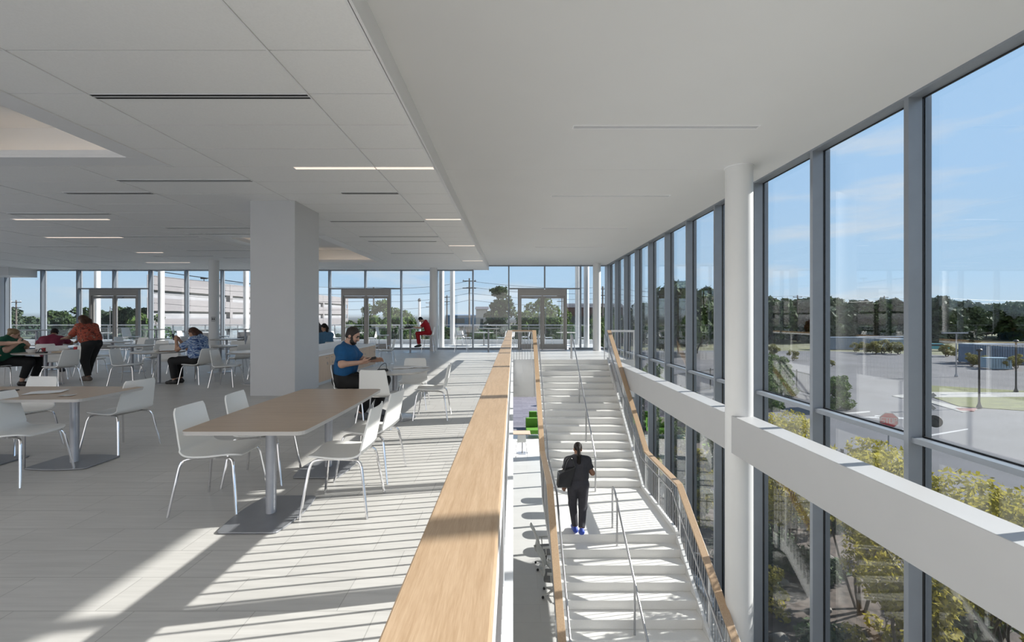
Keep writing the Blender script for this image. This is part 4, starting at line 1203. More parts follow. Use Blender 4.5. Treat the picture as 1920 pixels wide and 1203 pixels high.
# pair behind the low cabinet
J = seated(lean=.18)
J['elR'] = (.26, .16, .85); J['wrR'] = (.12, .36, .95); J['hdR'] = (.06, .40, 1.03)
person('seated woman with dark hair in a denim shirt behind the low cabinet', (-5.58, 13.35, 0), R(60), J, 'tan', cloth('denim_shirt', (.055, .14, .24)), blk, shoe_black, (hair_black, 'pony', .20), .011, sleeves=1.9, look=(0, 1, -.25))
J = dict(pelvis=(0, -.08, .92), chest=(0, .04, 1.23), neck=(0, .09, 1.37), head=(0, .15, 1.455), shL=(-.17, .08, 1.32), shR=(.17, .08, 1.32), elL=(-.22, .16, 1.06), wrL=(-.14, .36, 1.0), elR=(.22, .16, 1.06), wrR=(.14, .36, 1.0),
         hipL=(-.09, -.08, .89), knL=(-.10, -.02, .49), anL=(-.10, -.06, .095), toeL=(-.11, .12, .035), hipR=(.09, -.08, .89), knR=(.10, -.02, .49), anR=(.10, -.06, .095), toeR=(.11, .12, .035))
person('person with long dark wavy hair standing at the edge of the square column', (-6.12, 14.05, 0), R(100), J, 'tan', cloth('dark_top', (.02, .018, .022)), blk, shoe_black, (hair_black, 'long', .25), .011, sleeves=1.9, look=(0, 1, -.4))
chair(-5.60, 13.32, 60, 'white chair under the woman in denim, behind the low cabinet')

# person in red on the bar chair
J = seated(lean=.30, z=.30, knee=.40, spread=.08, feet=.34)
J['head'] = (0, .27, 1.43); J['elR'] = (.22, .28, 1.08); J['wrR'] = (.13, .48, 1.10); J['elL'] = (-.22, .28, 1.08); J['wrL'] = (-.13, .48, 1.10)
redm = cloth('red_scrubs', (.33, .004, .012))
person('person in red scrubs with head bowed on a high bar chair by the glazing', (-3.80, 19.75, 0), R(90), J, 'light', redm, redm, shoe_black, (hair_black, 'short'), .012, sleeves=.7, look=(0, 1, -.7))
b = MB(); b.prism(rect_round(-.15, .15, -.10, .10, .04), 0, .07); b.tube(smooth_path([(-.08, 0, .07), (0, 0, .15), (.08, 0, .07)], 5), .012, 6)
tag(bevel(b.build('handbag', dark, loc=(-4.62, 19.72, 1.062)), .01), 'small dark bag on the high table of the person in red', 'bag')

# arm reaching in from the left edge
J = seated(lean=.48, dy=.05, knee=.27, feet=.10)
J['elL'] = (-.24, .47, .965); J['wrL'] = (-.20, .72, .985); J['hdL'] = (-.19, .86, 1.0)
person('outstretched bare arm of a person seated beyond the left picture edge', (-11.47, 9.52, 0), R(-86), J, 'light', cloth('teal_top', (.01, .07, .06)), blk, shoe_black, (hair_brown, 'short'), .011, sleeves=.3)
chair(-11.47, 9.52, -86, 'white chair at the left edge under the person whose bare arm reaches in')
# ---------------------------------------------------------------- outdoors
GZ = -5.20
def gp(px, py, z=GZ):
    """ground point seen at a pixel (x, y) of the photograph"""
    Y = F_PX*(EYE-z)/(py-595.); return ((px-962)/F_PX*Y, Y)
def flat(name, poly, z, mat, th=.3):
    area = sum(poly[i][0]*poly[(i+1) % len(poly)][1]-poly[(i+1) % len(poly)][0]*poly[i][1] for i in range(len(poly)))
    if area < 0: poly = poly[::-1]
    b = MB(); b.prism(poly, z-th, z); return struct(b.build(name, mat))
asphalt = M('asphalt', (.084, .082, .090), .85, noise=(.22, .28))
asphalt2 = M('road_asphalt', (.088, .088, .098), .85, noise=(.4, .14))
earth = M('scrub_ground', (.12, .12, .06), .95, noise=(.25, .4))
grass_m = M('lawn', (.10, .108, .03), .95, noise=(1.5, .35))
conc = M('concrete_walk', (.27, .265, .25), .85, noise=(1.2, .08))
mulch = M('mulch', (.10, .08, .07), .95, noise=(5, .55), bump=(9, .8))
paint = M('road_paint', (.36, .36, .36), .7, noise=(3, .08))
flat('ground', [(-350, -80), (420, -80), (420, 480), (-350, 480)], GZ-.06, earth, 1.)
flat('parking_lot', [(15, -20), (150, -20), (150, 60), gp(1920, 672), gp(1740, 664), gp(1560, 658), gp(1440, 657), (24, 92), (16, 60)], GZ-.02, asphalt)
flat('road', [(15.2, -10), (90, -10), gp(1920, 775), gp(1815, 773), gp(1700, 748), gp(1560, 752), (15.2, 30)], GZ-.005, asphalt2, .05)
flat('lawn', [gp(1736, 722), gp(1960, 735), gp(1960, 742), gp(1736, 735)], GZ+.02, grass_m, .1)
flat('lawn', [gp(1748, 744), gp(1960, 744), gp(1960, 772), gp(1800, 762)], GZ+.02, grass_m, .1)
flat('sidewalk', [gp(1672, 742), gp(1736, 735), gp(1960, 736), gp(1960, 744), gp(1748, 745), gp(1690, 746)], GZ+.03, conc, .1)
flat('sidewalk', [gp(1744, 750), gp(1800, 763), gp(1835, 768), gp(1805, 773), gp(1744, 755)], GZ+.03, conc, .1)
flat('kerb_ramp', [gp(1792, 765), gp(1832, 766), gp(1826, 771), gp(1800, 770)], GZ+.04, M('ramp_red', (.20, .08, .075), .8, noise=(4, .1)), .1)
flat('planting_bed', [(4.75, -8), (10.8, -8), (10.8, 60), (4.75, 60)], GZ, mulch, .3)
flat('sidewalk', [(10.8, -8), (12.5, -8), (12.5, 60), (10.8, 60)], GZ+.03, conc, .3)
flat('sidewalk', [(5.6, 16.2), (10.8, 14.6), (10.8, 16.2), (5.6, 18.4)], GZ+.03, conc, .2)
flat('sidewalk', [(5.2, 20.5), (10.8, 21.0), (10.8, 22.4), (5.2, 22.0)], GZ+.03, conc, .2)
flat('planting_bed', [(12.5, -8), (15.2, -8), (15.2, 40), (12.5, 40)], GZ+.0, M('weedy_ground', (.10, .105, .045), .95, noise=(2.5, .45)), .3)
for poly in ([gp(1640, 778), gp(1700, 783), gp(1700, 786), gp(1640, 781)], [gp(1565, 775), gp(1630, 770), gp(1632, 772), gp(1600, 775.5)], [gp(1610, 782), gp(1655, 780), gp(1655, 784)],
             [gp(1740, 815), gp(1815, 803), gp(1815, 805), gp(1740, 818)], [gp(1690, 805), gp(1740, 800), gp(1740, 801.5), gp(1690, 806.5)]):
    flat('road_marking', poly, GZ+.004, paint, .02)

# ---- terrace beyond the end glazing
deck_m = brick_mat('terrace_paver', (.50, .495, .48), (.53, .525, .51), (.42, .41, .40), 1.2, .6, .006, .5, rough=.7, streak=((3, 3, 1), .08))
b = MB(); b.box(-34, 4.7, YF+.12, 26.4, -.45, -.02); struct(b.build('terrace_floor', deck_m))
b = MB(); b.box(-34, 4.7, 26.4, 26.8, -.45, .22); struct(b.build('terrace_kerb', whitew))
t = thing('terrace_railing', 'glass railing with steel top rail along the far edge of the terrace', 'railing', (0, 26.6, .22))
b = MB(); b.tube([(-34, 0, .86), (4.6, 0, .86)], .028, 8); b.build('top_rail', steel, t, True)
x = -33.6
while x < 4.4:
    b = MB(); b.box(x, x+1.86, -.008, .008, .03, .80); b.build('glass_panel', rail_glass, t)
    b = MB(); b.box(x-.05, x-.01, -.03, .03, 0, .86); b.build('post', steel, t); x += 1.92
for x, y in ((-3.72, 23.3), (-3.52, 26.0), (3.80, 23.2), (3.70, 25.7), (-23.2, 25.0), (-18.3, 23.3), (-14.9, 25.0)):
    round_column('round_column', x, y, .14, -.02, 4.75)
for x, y, l in [(-1.6, 24.6, 'round table out on the terrace, left of the stair'), (-8.6, 24.2, 'round table out on the terrace, behind the middle door'), (-17.2, 24.6, 'round table out on the terrace, behind the left door'), (-22, 24, 'round table out on the terrace at the far left'), (-13.0, 24.3, 'round table out on the terrace before the garage'), (2.9, 24.6, 'round table out on the terrace, right of the right door')]:
    round_table(x, y, l, z=-.02)
k = 0
names = ['left of the stair', 'behind the middle door', 'behind the left door', 'at the far left', 'before the garage', 'right of the right door']
for i, (x, y) in enumerate([(-1.6, 24.6), (-8.6, 24.2), (-17.2, 24.6), (-22, 24), (-13.0, 24.3), (2.9, 24.6)]):
    for a, w_ in ((180, 'left'), (0, 'right')):
        chair(x+.95*math.cos(R(a)), y+.1, a+90, 'sunlit terrace chair %s, on the %s of its table' % (names[i], w_), 'terrace chairs', -.02)
for i, x in enumerate((-3.1, -.2, .7, 1.45)):
    chair(x, 25.45-.1*(i % 2), 40*i, 'sunlit white chair standing loose on the terrace %s' % ['left of the tall pole', 'left of the right door', 'behind the right door, left leaf', 'behind the right door, right leaf'][i], 'terrace chairs', -.02)
t = thing('planter_box', 'dark planter box on the terrace behind the woman with the phone', 'planter', (-15.6, 23.0, -.02))
b = MB(); b.box(-.55, .55, -.3, .3, 0, .75); bevel(b.build('box', dark, t), .01); b = MB(); b.box(-.5, .5, -.26, .26, .70, .77); b.build('soil', mulch, t)
t = thing('planter_box', 'dark planter box on the terrace just left of the square column', 'planter', (-13.1, 22.7, -.02))
b = MB(); b.box(-.7, .7, -.3, .3, 0, .8); bevel(b.build('box', dark, t), .01); b = MB(); b.box(-.65, .65, -.26, .26, .75, .82); b.build('soil', mulch, t)

flat('terrace_floor', [(-60, -60), (-.6, -60), (-.6, -2.1), (-13.6, -2.1), (-13.6, 9.9), (-26.1, 9.9), (-26.1, 20), (-60, 20)], -.02, deck_m, .4)  # unseen sunlit paving behind and left, added to bounce light onto the ceiling
# ---- foliage
rng = np.random.default_rng(11)
def leaf_cards(blobs, n, size, flat_=.6, droop=0.):
    """n leaf quads spread over ellipsoid blobs (cx,cy,cz,rx,ry,rz)"""
    bl = np.array(blobs, float); vol = bl[:, 3]*bl[:, 4]+bl[:, 4]*bl[:, 5]
    idx = rng.choice(len(bl), n, p=vol/vol.sum())
    d = rng.normal(size=(n, 3)); d /= np.linalg.norm(d, axis=1)[:, None]
    r = rng.uniform(.55, 1.05, n)**.6
    c = bl[idx, :3]+d*bl[idx, 3:]*r[:, None]
    nrm = d*flat_+rng.normal(size=(n, 3))*.55; nrm[:, 2] += .35; nrm /= np.linalg.norm(nrm, axis=1)[:, None]
    a = np.cross(nrm, rng.normal(size=(n, 3))); a /= np.linalg.norm(a, axis=1)[:, None]
    b = np.cross(nrm, a)
    s = size*rng.uniform(.6, 1.3, n)[:, None]
    a = a*s; b = b*s*.5
    P = np.stack([c-a, c+b-a*.1, c+a, c-b-a*.1], 1).reshape(-1, 3)
    F = np.arange(4*n).reshape(-1, 4)
    return P, F
def mesh_np(name, P, F, mat):
    me = bpy.data.meshes.new(name)
    me.vertices.add(len(P)); me.vertices.foreach_set('co', P.astype(np.float32).ravel())
    me.loops.add(F.size); me.loops.foreach_set('vertex_index', F.astype(np.int32).ravel())
    me.polygons.add(len(F)); me.polygons.foreach_set('loop_start', np.arange(0, F.size, 4, dtype=np.int32)); me.polygons.foreach_set('loop_total', np.full(len(F), 4, np.int32))
    me.materials.append(mat); me.update(calc_edges=True); me.validate(); return me
bark = M('bark', (.10, .08, .065), .9, noise=(8, .3), bump=(12, .6))
def tree_proto(name, label, cat, H, W, nb, n, size, mat, stems=1, base=.25, group=None, loc=(0, 0, GZ), shape='round', seed=1, tr=.16):
    rnd = random.Random(seed); blobs = []
    for i in range(nb):
        u = rnd.random(); z = base+(1-base)*u
        if shape == 'round': rad = math.sqrt(max(.05, 1-((u-.42)/.62)**2))
        elif shape == 'cone': rad = 1.05-u*.8
        else: rad = .35+.65*u
        a = rnd.random()*2*PI; q = math.sqrt(rnd.random())*.72*rad*W/2
        br = W*.5*rnd.uniform(.22, .40)*(.55+.45*rad)
        blobs.append((q*math.cos(a), q*math.sin(a), min(z*H, H-br*.7), br, br, br*.8))
    t = thing(name, label, cat, loc, 0, group)
    P, F = leaf_cards(blobs, n, size)
    o = bpy.data.objects.new('crown', mesh_np('crown', P, F, mat)); COL.objects.link(o); o.parent = t
    for s in range(stems):
        b = MB(); a = 2*PI*s/max(1, stems)+.4; sp = 0 if stems == 1 else W*.10
        tgt = blobs[s % len(blobs)]
        e = (tgt[0]*.7, tgt[1]*.7, tgt[2])
        p = [(sp*.3*math.cos(a), sp*.3*math.sin(a), 0), (sp*math.cos(a)+.1*e[0], sp*math.sin(a)+.1*e[1], H*base*.8), (e[0]*.7+sp*.6*math.cos(a), e[1]*.7+sp*.6*math.sin(a), (H*base+e[2])/2), e]
        b.tube(smooth_path(p, 4), [tr*(1-.75*i/12) for i in range(13)], 7)
        for q in range(3):
            g2 = blobs[(s*3+q+3) % len(blobs)]; f = .35+.15*q
            m = Vector(p[1]).lerp(Vector(e), f); b.tube([m, m.lerp(Vector(g2[:3]), .55)+Vector((0, 0, .1)), Vector(g2[:3])], [tr*.45, tr*.3, tr*.12], 5)
        b.build('trunk' if stems == 1 else 'stem', bark, t, True)
    return t
lf_dark = leaf_mat('leaf_dark', (.030, .052, .022), (.075, .115, .04), .15)
lf_mid = leaf_mat('leaf_mid', (.045, .085, .022), (.13, .19, .05), .25)
lf_yel = leaf_mat('leaf_yellow', (.24, .22, .03), (.50, .44, .08), .4)
lf_olive = leaf_mat('leaf_olive', (.16, .16, .05), (.30, .28, .10), .25)
lf_ever = leaf_mat('leaf_evergreen', (.035, .06, .03), (.09, .13, .06), .15)
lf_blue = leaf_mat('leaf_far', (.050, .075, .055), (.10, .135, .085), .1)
def put(proto, used, x, y, s, rz, label, group, z=GZ, sz=None):
    if not used: o = proto; used.append(1); o.location = (x, y, z); o.rotation_euler.z = rz; o['label'] = label
    else: o = copy_tree(proto, label, (x, y, z), rz, group)
    if group: o['group'] = group
    o.scale = (s, s, sz or s); return o
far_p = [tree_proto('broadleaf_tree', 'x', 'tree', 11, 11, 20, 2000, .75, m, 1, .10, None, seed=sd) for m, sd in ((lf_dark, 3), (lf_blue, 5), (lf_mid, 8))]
far_u = [[], [], []]
rt_ = random.Random(5)
# long treeline beyond the lot
GL = 'dark green broadleaf tree in the long far treeline beyond the parking lot'
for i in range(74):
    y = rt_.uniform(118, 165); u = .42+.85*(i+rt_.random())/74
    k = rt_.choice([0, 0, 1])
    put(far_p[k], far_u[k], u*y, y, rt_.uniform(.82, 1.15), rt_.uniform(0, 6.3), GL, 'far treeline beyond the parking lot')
for i in range(22):
    y = rt_.uniform(105, 150); u = .16+.30*(i+rt_.random())/22; k = rt_.choice([0, 2, 1])
    put(far_p[k], far_u[k], u*y, y, rt_.uniform(.72, .95), rt_.uniform(0, 6.3), 'broadleaf tree seen through the receding windows beyond the stair', 'trees beyond the receding windows')
for x, y, s, l in ((29.5, 80, 1.2, 'tall tree seen through the receding windows, its top above the others'), (34.5, 84, 1.12, 'second tall tree seen through the receding windows')):
    put(far_p[0], far_u[0], x, y, s, x, l, None)
for i in range(30):
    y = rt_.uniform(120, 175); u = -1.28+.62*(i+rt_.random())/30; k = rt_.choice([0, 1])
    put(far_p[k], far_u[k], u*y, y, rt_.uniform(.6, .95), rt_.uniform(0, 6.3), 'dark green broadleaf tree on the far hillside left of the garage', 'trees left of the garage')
# trees straight ahead beyond the terrace
mid_p = tree_proto('leafy_tree', 'x', 'tree', 11, 7.5, 26, 4200, .28, lf_mid, 1, .2, None, seed=21); mid_u = []
mdk_p = tree_proto('leafy_tree', 'x', 'tree', 11, 7.5, 26, 4200, .28, lf_dark, 1, .2, None, seed=22, shape='cone'); mdk_u = []
bush_p = tree_proto('leafy_bush', 'x', 'bush', 6, 6.5, 18, 2600, .26, lf_mid, 3, .12, None, seed=23); bush_u = []
ybush_p = tree_proto('leafy_bush', 'x', 'bush', 6, 6.0, 18, 2400, .26, lf_olive, 3, .12, None, seed=24); ybush_u = []
put(mdk_p, mdk_u, -1.9, 66, 1.02, .3, 'tall dark dense tree beyond the terrace, left of the right door', None)
put(mid_p, mid_u, 4.6, 70, .90, 1.3, 'taller light green tree seen through the right door', None)
put(mid_p, mid_u, -16.8, 58, .78, 2.2, 'tallest green tree seen through the middle door', None, sz=.83)
put(mid_p, mid_u, -19.6, 60, .62, .2, 'smaller green tree at the left leaf of the middle door', None)
for i, (px, yy, s, sz) in enumerate([(905, 60, .8, .85), (925, 56, .8, .8), (985, 58, 1.0, 1.25), (1003, 55, .9, 1.0), (1022, 58, 1.05, 1.3), (1045, 56, .95, 1.25), (1060, 60, .9, 1.05), (1085, 62, .9, .95), (1120, 66, .9, 1.1), (1138, 70, .9, 1.2),
                                     (640, 60, .8, .75), (668, 52, .85, 1.05), (700, 52, .9, 1.15), (745, 54, 1.0, 1.25), (765, 58, .9, 1.15), (800, 75, .8, .8), (825, 78, .9, .9), (838, 70, .8, .85), (885, 72, .8, .7), (270, 48, .7, 1.0), (276, 60, 1., 1.2)]):
    put(bush_p, bush_u, (px-962)/F_PX*yy, yy, s, i*1.3, 'green bush in the hedge row beyond the terrace railing', 'green bushes beyond the terrace', sz=sz)
for i, (px, yy, s, sz) in enumerate([(660, 50, .6, .7), (775, 56, .6, .85), (783, 52, .5, .6), (757, 50, .5, .8)]):
    put(ybush_p, ybush_u, (px-962)/F_PX*yy, yy, s, i*1.7, 'yellowish bush in the hedge row beyond the terrace railing', 'yellowish bushes beyond the terrace', sz=sz)
# scrub on the lot and its far edge
for i in range(34):
    px = rt_.uniform(1430, 1960); py = rt_.uniform(624, 640); x, y = gp(px, py)
    put(bush_p if i % 3 else ybush_p, bush_u if i % 3 else ybush_u, x, y, rt_.uniform(.55, .85), rt_.uniform(0, 6), 'low green scrub bush in the belt before the far treeline', 'scrub belt before the treeline', sz=rt_.uniform(.5, .8))
for i, (px, py, s) in enumerate([(1605, 660, .35), (1622, 662, .4), (1640, 664, .45), (1655, 663, .5), (1670, 662, .4), (1685, 664, .42), (1800, 678, .36), (1822, 686, .34), (1846, 688, .3), (1888, 692, .3), (1905, 690, .35), (1450, 668, .4), (1487, 675, .3), (1560, 686, .16), (1775, 668, .4)]):
    x, y = gp(px, py); put(ybush_p, ybush_u, x, y, s, i*1.1, 'clump of tall yellow-green weeds on the parking lot', 'weed clumps on the lot', sz=s*.9)
# dark green shrubs by the gate
for i, (px, py, s) in enumerate([(1436, 735, .55), (1452, 720, .5), (1470, 742, .45), (1438, 765, .5), (1560, 770, .38), (1575, 765, .4)]):
    x, y = gp(px, py); put(bush_p, bush_u, x, y, s, i*2.1, 'dark green shrub growing along the gate fence', 'shrubs along the gate fence')
# yellow-leaved multi-stem shrubs close to the windows
ys_p = [tree_proto('yellow_shrub', 'x', 'shrub', 4.1, 3.2, 26, 6500, .055, lf_yel, 5, .30, None, seed=31+i, shape='vase', tr=.035) for i in range(2)]; ys_u = [[], []]
for i, (x, y, s) in enumerate([(7.6, 4.2, 1.), (8.1, 6.4, .98), (7.4, 8.3, 1.0), (8.0, 10.3, .95), (7.5, 12.4, .95), (8.2, 14.4, .9)  , (9.3, 8.8, .8), (9.5, 12.0, .75), (9.6, 5.4, .8)]):
    put(ys_p[i % 2], ys_u[i % 2], x, y, s, i*1.9, 'multi-stem shrub with yellow leaves in the planting bed outside the windows', 'yellow shrubs outside the windows')
ev_p = tree_proto('low_evergreen', 'x', 'shrub', .7, 1.7, 14, 1800, .07, lf_ever, 2, .05, None, seed=41, tr=.02); ev_u = []
for i in range(38):
    x = rt_.uniform(5.4, 10.3); y = 4+i*.62+rt_.uniform(-.4, .4)
    put(ev_p, ev_u, x, y, rt_.uniform(.7, 1.25), i*2.2, 'low dark evergreen shrub on the mulch outside the windows', 'low evergreens outside the windows')
yl_p = tree_proto('low_yellow_shrub', 'x', 'shrub', 1.1, 1.3, 12, 900, .06, lf_yel, 3, .12, None, seed=43, tr=.015); yl_u = []
for i in range(20):
    x = rt_.uniform(5.4, 10.4); y = 4.5+i*1.0+rt_.uniform(-.5, .5)
    put(yl_p, yl_u, x, y, rt_.uniform(.7, 1.2), i*2.9, 'knee-high yellow shrub on the mulch outside the windows', 'low yellow shrubs outside the windows')
rock_m = M('field_stone', (.20, .19, .175), .9, noise=(3, .3), bump=(6, .6))
def rock(r, sd):
    q = random.Random(sd); b = MB(); b.ellipsoid((0, 0, r*.35), (r, r*q.uniform(.6, .9), r*.6), 12, 8)
    b.v = [(x*(1+.16*math.sin(5*y/r+sd)), y*(1+.14*math.sin(4*z/r+sd)), z*(1+.12*math.cos(4*x/r))) for x, y, z in b.v]; return b
for i in range(16):
    o = rock(rt_.uniform(.14, .34), i).build('landscape_rock', rock_m, None, True, (rt_.uniform(5.3, 10.4), 5+i*1.05, GZ), i*1.3)
    tag(o, 'grey field stone lying on the mulch outside the windows', 'rock', 'stones in the planting bed')
# bare dead branches at the lower right
t = thing('bare_shrub', 'leafless dark branching shrub beside the walk at the lower right', 'shrub', (9.2, 8.3, GZ))
rb = random.Random(3)
for k in range(5):
    b = MB(); a = k*1.3; p = [(0.05*math.cos(a), .05*math.sin(a), 0), (.2*math.cos(a), .2*math.sin(a), .6), (.5*math.cos(a), .45*math.sin(a), 1.15), (.65*math.cos(a+.2), .6*math.sin(a+.2), 1.7)]
    sp_ = smooth_path(p, 3); b.tube(sp_, [.035*(1-.7*i/9) for i in range(10)], 6)
    for q in (4, 6, 8):
        m = sp_[q]; d = Vector((rb.uniform(-.4, .4), rb.uniform(-.4, .4), rb.uniform(.2, .5))); b.tube([m, m+d*.6, m+d+Vector((0, 0, .1))], [.015, .011, .005], 5)
    b.build('branch', M('dead_wood', (.035, .028, .024), .9, noise=(9, .3)), t, True)
for i, (x, y, s) in enumerate([(8.6, 18.2, .34), (7.0, 20.0, .30), (9.2, 24.6, .42), (8.0, 27.5, .42), (9.6, 31, .5), (7.6, 34, .5), (9.4, 38, .5)]):
    put(bush_p, bush_u, x, y, s, i*1.4, 'green bush in the planting bed seen through the receding lower windows', 'green bushes in the planting bed', sz=s*1.15)
# a bright green outdoor chair under the trees
t = thing('patio_chair', 'bright green outdoor chair among the plants outside the lower windows', 'chair', (9.6, 22.0, GZ+.03), .6)
lime = M('lime_plastic', (.30, .50, .02), .5, noise=(5, .05))
b = MB(); b.prism(rect_round(-.24, .24, -.24, .24, .06), .43, .46); b.build('seat', lime, t)
b = MB(); b.prism_yz([(-.24, .46), (-.20, .46), (-.28, .92), (-.31, .92)], -.23, .23); bevel(b.build('backrest', lime, t), .01)
for sx in (-1, 1):
    for sy in (-1, 1): b = MB(); b.tube([(sx*.18, sy*.18, .43), (sx*.23, sy*.24, 0)], .012, 6); b.build('leg', lime, t, True)

# ---- street furniture
def lamp_post(px, py, top, label, arm):
    x, y = gp(px, py); t = thing('street_lamp', label, 'street lamp', (x, y, GZ))
    b = MB(); b.lathe([(.16, 0), (.16, .12), (.09, .30), (.065, .5), (.06, top)], 14); b.build('pole', dark if arm == 0 else silver, t, True)
    b = MB()
    if arm: b.box(-arm, arm*.8, -.12, .12, top, top+.14)
    else: b.lathe([(.06, top), (.16, top+.05), (.20, top+.08), (.18, top+.16), (.1, top+.22)], 16)
    bevel(b.build('lamp_head', silver if arm else dark, t), .02)
lamp_post(1793, 706, 4.9, 'grey street lamp with a flat double head on the parking lot', 1.6)
lamp_post(1836, 765, 4.2, 'dark street lamp with a round head on the grass, nearer one', 0)
lamp_post(1905, 735, 4.5, 'dark street lamp with a round head on the grass, farther one', 0)
# stop sign
t = thing('stop_sign', 'red octagonal STOP sign at the road beyond the windows', 'road sign', (18.45, 22.0, GZ), R(-20))
def octo(r): return [(r*math.cos(R(22.5+45*i)), r*math.sin(R(22.5+45*i))) for i in range(8)]
b = MB(); b.tube([(0, .03, 0), (0, .03, 2.0)], .03, 8); b.build('post', silver, t, True)
def face_y(poly, y0, y1):
    m = MB(); n = len(poly); m.add([(x, y0, z+1.68) for x, z in poly]+[(x, y1, z+1.68) for x, z in poly], [tuple(range(n)), tuple(range(2*n-1, n-1, -1))]+[(i, n+i, n+(i+1) % n, (i+1) % n) for i in range(n)]); return m
face_y(octo(.41), -.012, .0).build('border', paint, t)
face_y(octo(.375), -.018, -.010).build('plate', M('sign_red', (.40, .02, .025), .5, noise=(6, .04)), t)
lt_ = MB()
def stroke(x0, z0, x1, z1, w=.030):
    d = Vector((x1-x0, z1-z0)).normalized(); q = Vector((-d.y, d.x))*w/2
    p = [(x0-d.x*w/2, z0-d.y*w/2), (x1+d.x*w/2, z1+d.y*w/2)]
    poly = [(p[0][0]-q.x, p[0][1]-q.y), (p[1][0]-q.x, p[1][1]-q.y), (p[1][0]+q.x, p[1][1]+q.y), (p[0][0]+q.x, p[0][1]+q.y)]
    m = face_y(poly, -.024, -.017); lt_.add(m.v, m.f)
hh = .12
for (x0, z0, x1, z1) in [(-.31, hh, -.19, hh), (-.31, hh, -.31, 0), (-.31, 0, -.19, 0), (-.19, 0, -.19, -hh), (-.31, -hh, -.19, -hh),
                        (-.15, hh, -.01, hh), (-.08, hh, -.08, -hh), (.035, hh, .145, hh), (.035, -hh, .145, -hh), (.035, hh, .035, -hh), (.145, hh, .145, -hh),
                        (.20, hh, .20, -hh), (.20, hh, .31, hh), (.31, hh, .31, 0), (.20, 0, .31, 0)]: stroke(x0, z0, x1, z1)
lt_.build('lettering', paint, t)
# railway crossing signal
t = thing('crossing_signal', 'railway crossing signal with crossed boards and round black lamps behind the mullion', 'railway signal', (19.32, 21.0, GZ), R(-52))
b = MB(); b.lathe([(.12, 0), (.12, .3), (.06, .35), (.06, 3.3)], 12); b.build('mast', silver, t, True)
for s in (-1, 1):
    b = MB(); b.box(-.5, .5, -.05, -.03, -.08, .08); b.xform(Matrix.Translation((0, -.05, 2.85)) @ Matrix.Rotation(s*R(45), 4, 'Y')); b.build('crossbuck_board', paint, t)
    b = MB(); b.tube([(s*.35, -.10, 1.95), (s*.35, -.14, 1.95)], .28, 18); b.tube([(s*.35, -.14, 1.95), (s*.35, -.30, 1.95)], .13, 14); b.build('lamp', dark, t, True)
b = MB(); b.box(-.4, .4, -.09, -.05, 1.9, 2.0); b.build('cross_arm', dark, t)
b = MB(); b.box(-.16, .16, -.10, -.07, 1.0, 1.35); b.build('blue_plate', M('sign_blue', (.02, .10, .35), .5, noise=(5, .05)), t)
# gate fence
def picket_fence(a, b_, h, label, n, mat):
    A = Vector((*a, GZ)); B = Vector((*b_, GZ)); L = (B-A).length; t = thing('metal_fence', label, 'fence', A, math.atan2(B.y-A.y, B.x-A.x))
    m = MB(); m.box(0, L, -.02, .02, h-.12, h-.06); m.box(0, L, -.02, .02, .12, .18); m.build('rails', mat, t)
    for i in range(n+1):
        m = MB(); x = L*i/n; m.box(x-.04, x+.04, -.04, .04, 0, h+.1); m.build('post', mat, t)
    m = MB(); x = .12
    while x < L: m.box(x-.009, x+.009, -.009, .009, .1, h); x += .14
    m.build('pickets', mat, t)['kind'] = 'stuff'
fm = M('fence_black', (.03, .03, .032), .5, noise=(6, .1))
picket_fence(gp(1428, 712), gp(1588, 764), 1.9, 'dark metal gate fence outside, left of the road', 4, fm)
picket_fence(gp(1250, 745), gp(1428, 712), 1.9, 'dark metal fence outside, continuing behind the round column', 5, fm)
picket_fence((12.7, 34), (12.9, 12), 1.5, 'dark wire fence along the planting bed outside the lower windows', 8, fm)

# ---- containers, vehicles and buildings on the lot
def container(px, py, L, h, label, col, rz=0, depth=2.4, name='shipping_container', cat='container'):
    x, y = gp(px, py); t = thing(name, label, cat, (x, y, GZ), rz)
    m = M('steel_%d%d%d' % tuple(int(c*100) for c in col), col, .6, noise=(.8, .12))
    b = MB(); b.box(0, L, .06, depth, .12, h-.02); b.build('body', m, t)
    b = MB(); x0 = .1
    while x0 < L-.2: b.box(x0, x0+.16, 0, .07, .2, h-.15); x0 += .32
    b.build('corrugation', m, t)
    b = MB()
    for q in (0, L-.12): b.box(q, q+.12, -.01, .12, 0, h)
    b.box(0, L, -.01, .1, h-.15, h); b.box(0, L, -.01, .1, .05, .2); b.build('frame', m, t)
container(1545, 655, 9.5, 2.6, 'grey-blue shipping container in the row beyond the lot, leftmost of the row', (.18, .235, .32))
container(1625, 653, 12.0, 2.6, 'long dull blue container behind the weeds beyond the lot', (.16, .22, .30))
container(1668, 656, 6.0, 2.3, 'short lighter blue container beside the window mullion', (.22, .30, .40))
container(1824, 682, 12.0, 2.9, 'big dark blue container at the right edge beyond the lamps', (.10, .16, .25), R(-6))
container(1856, 692, 2.6, 1.5, 'small pale blue bin in front of the big dark blue container', (.22, .33, .42), R(-6), 1.4, 'metal_bin', 'bin')
def car(x, y, z, rz, label, col, cat='car'):
    t = thing('car', label, cat, (x, y, z), rz)
    m = M('car_paint_%d%d%d' % tuple(int(c*100) for c in col), col, .3, .2, noise=(3, .03))
    b = MB(); b.prism_yz([(-2.2, .35), (2.2, .35), (2.25, .75), (1.3, .95), (.7, 1.42), (-1.1, 1.45), (-1.9, .98), (-2.25, .9)], -.88, .88); bevel(b.build('body', m, t), .06, 2)
    b = MB(); b.prism_yz([(1.12, .98), (.66, 1.36), (-1.05, 1.38), (-1.65, 1.0)], -.895, .895); b.build('side_windows', dark, t)
    for sx in (-1, 1):
        for sy in (-1.4, 1.4): b = MB(); b.tube([(sx*.70, sy, .33), (sx*.92, sy, .33)], .33, 16); b.build('wheel', dark, t, True)
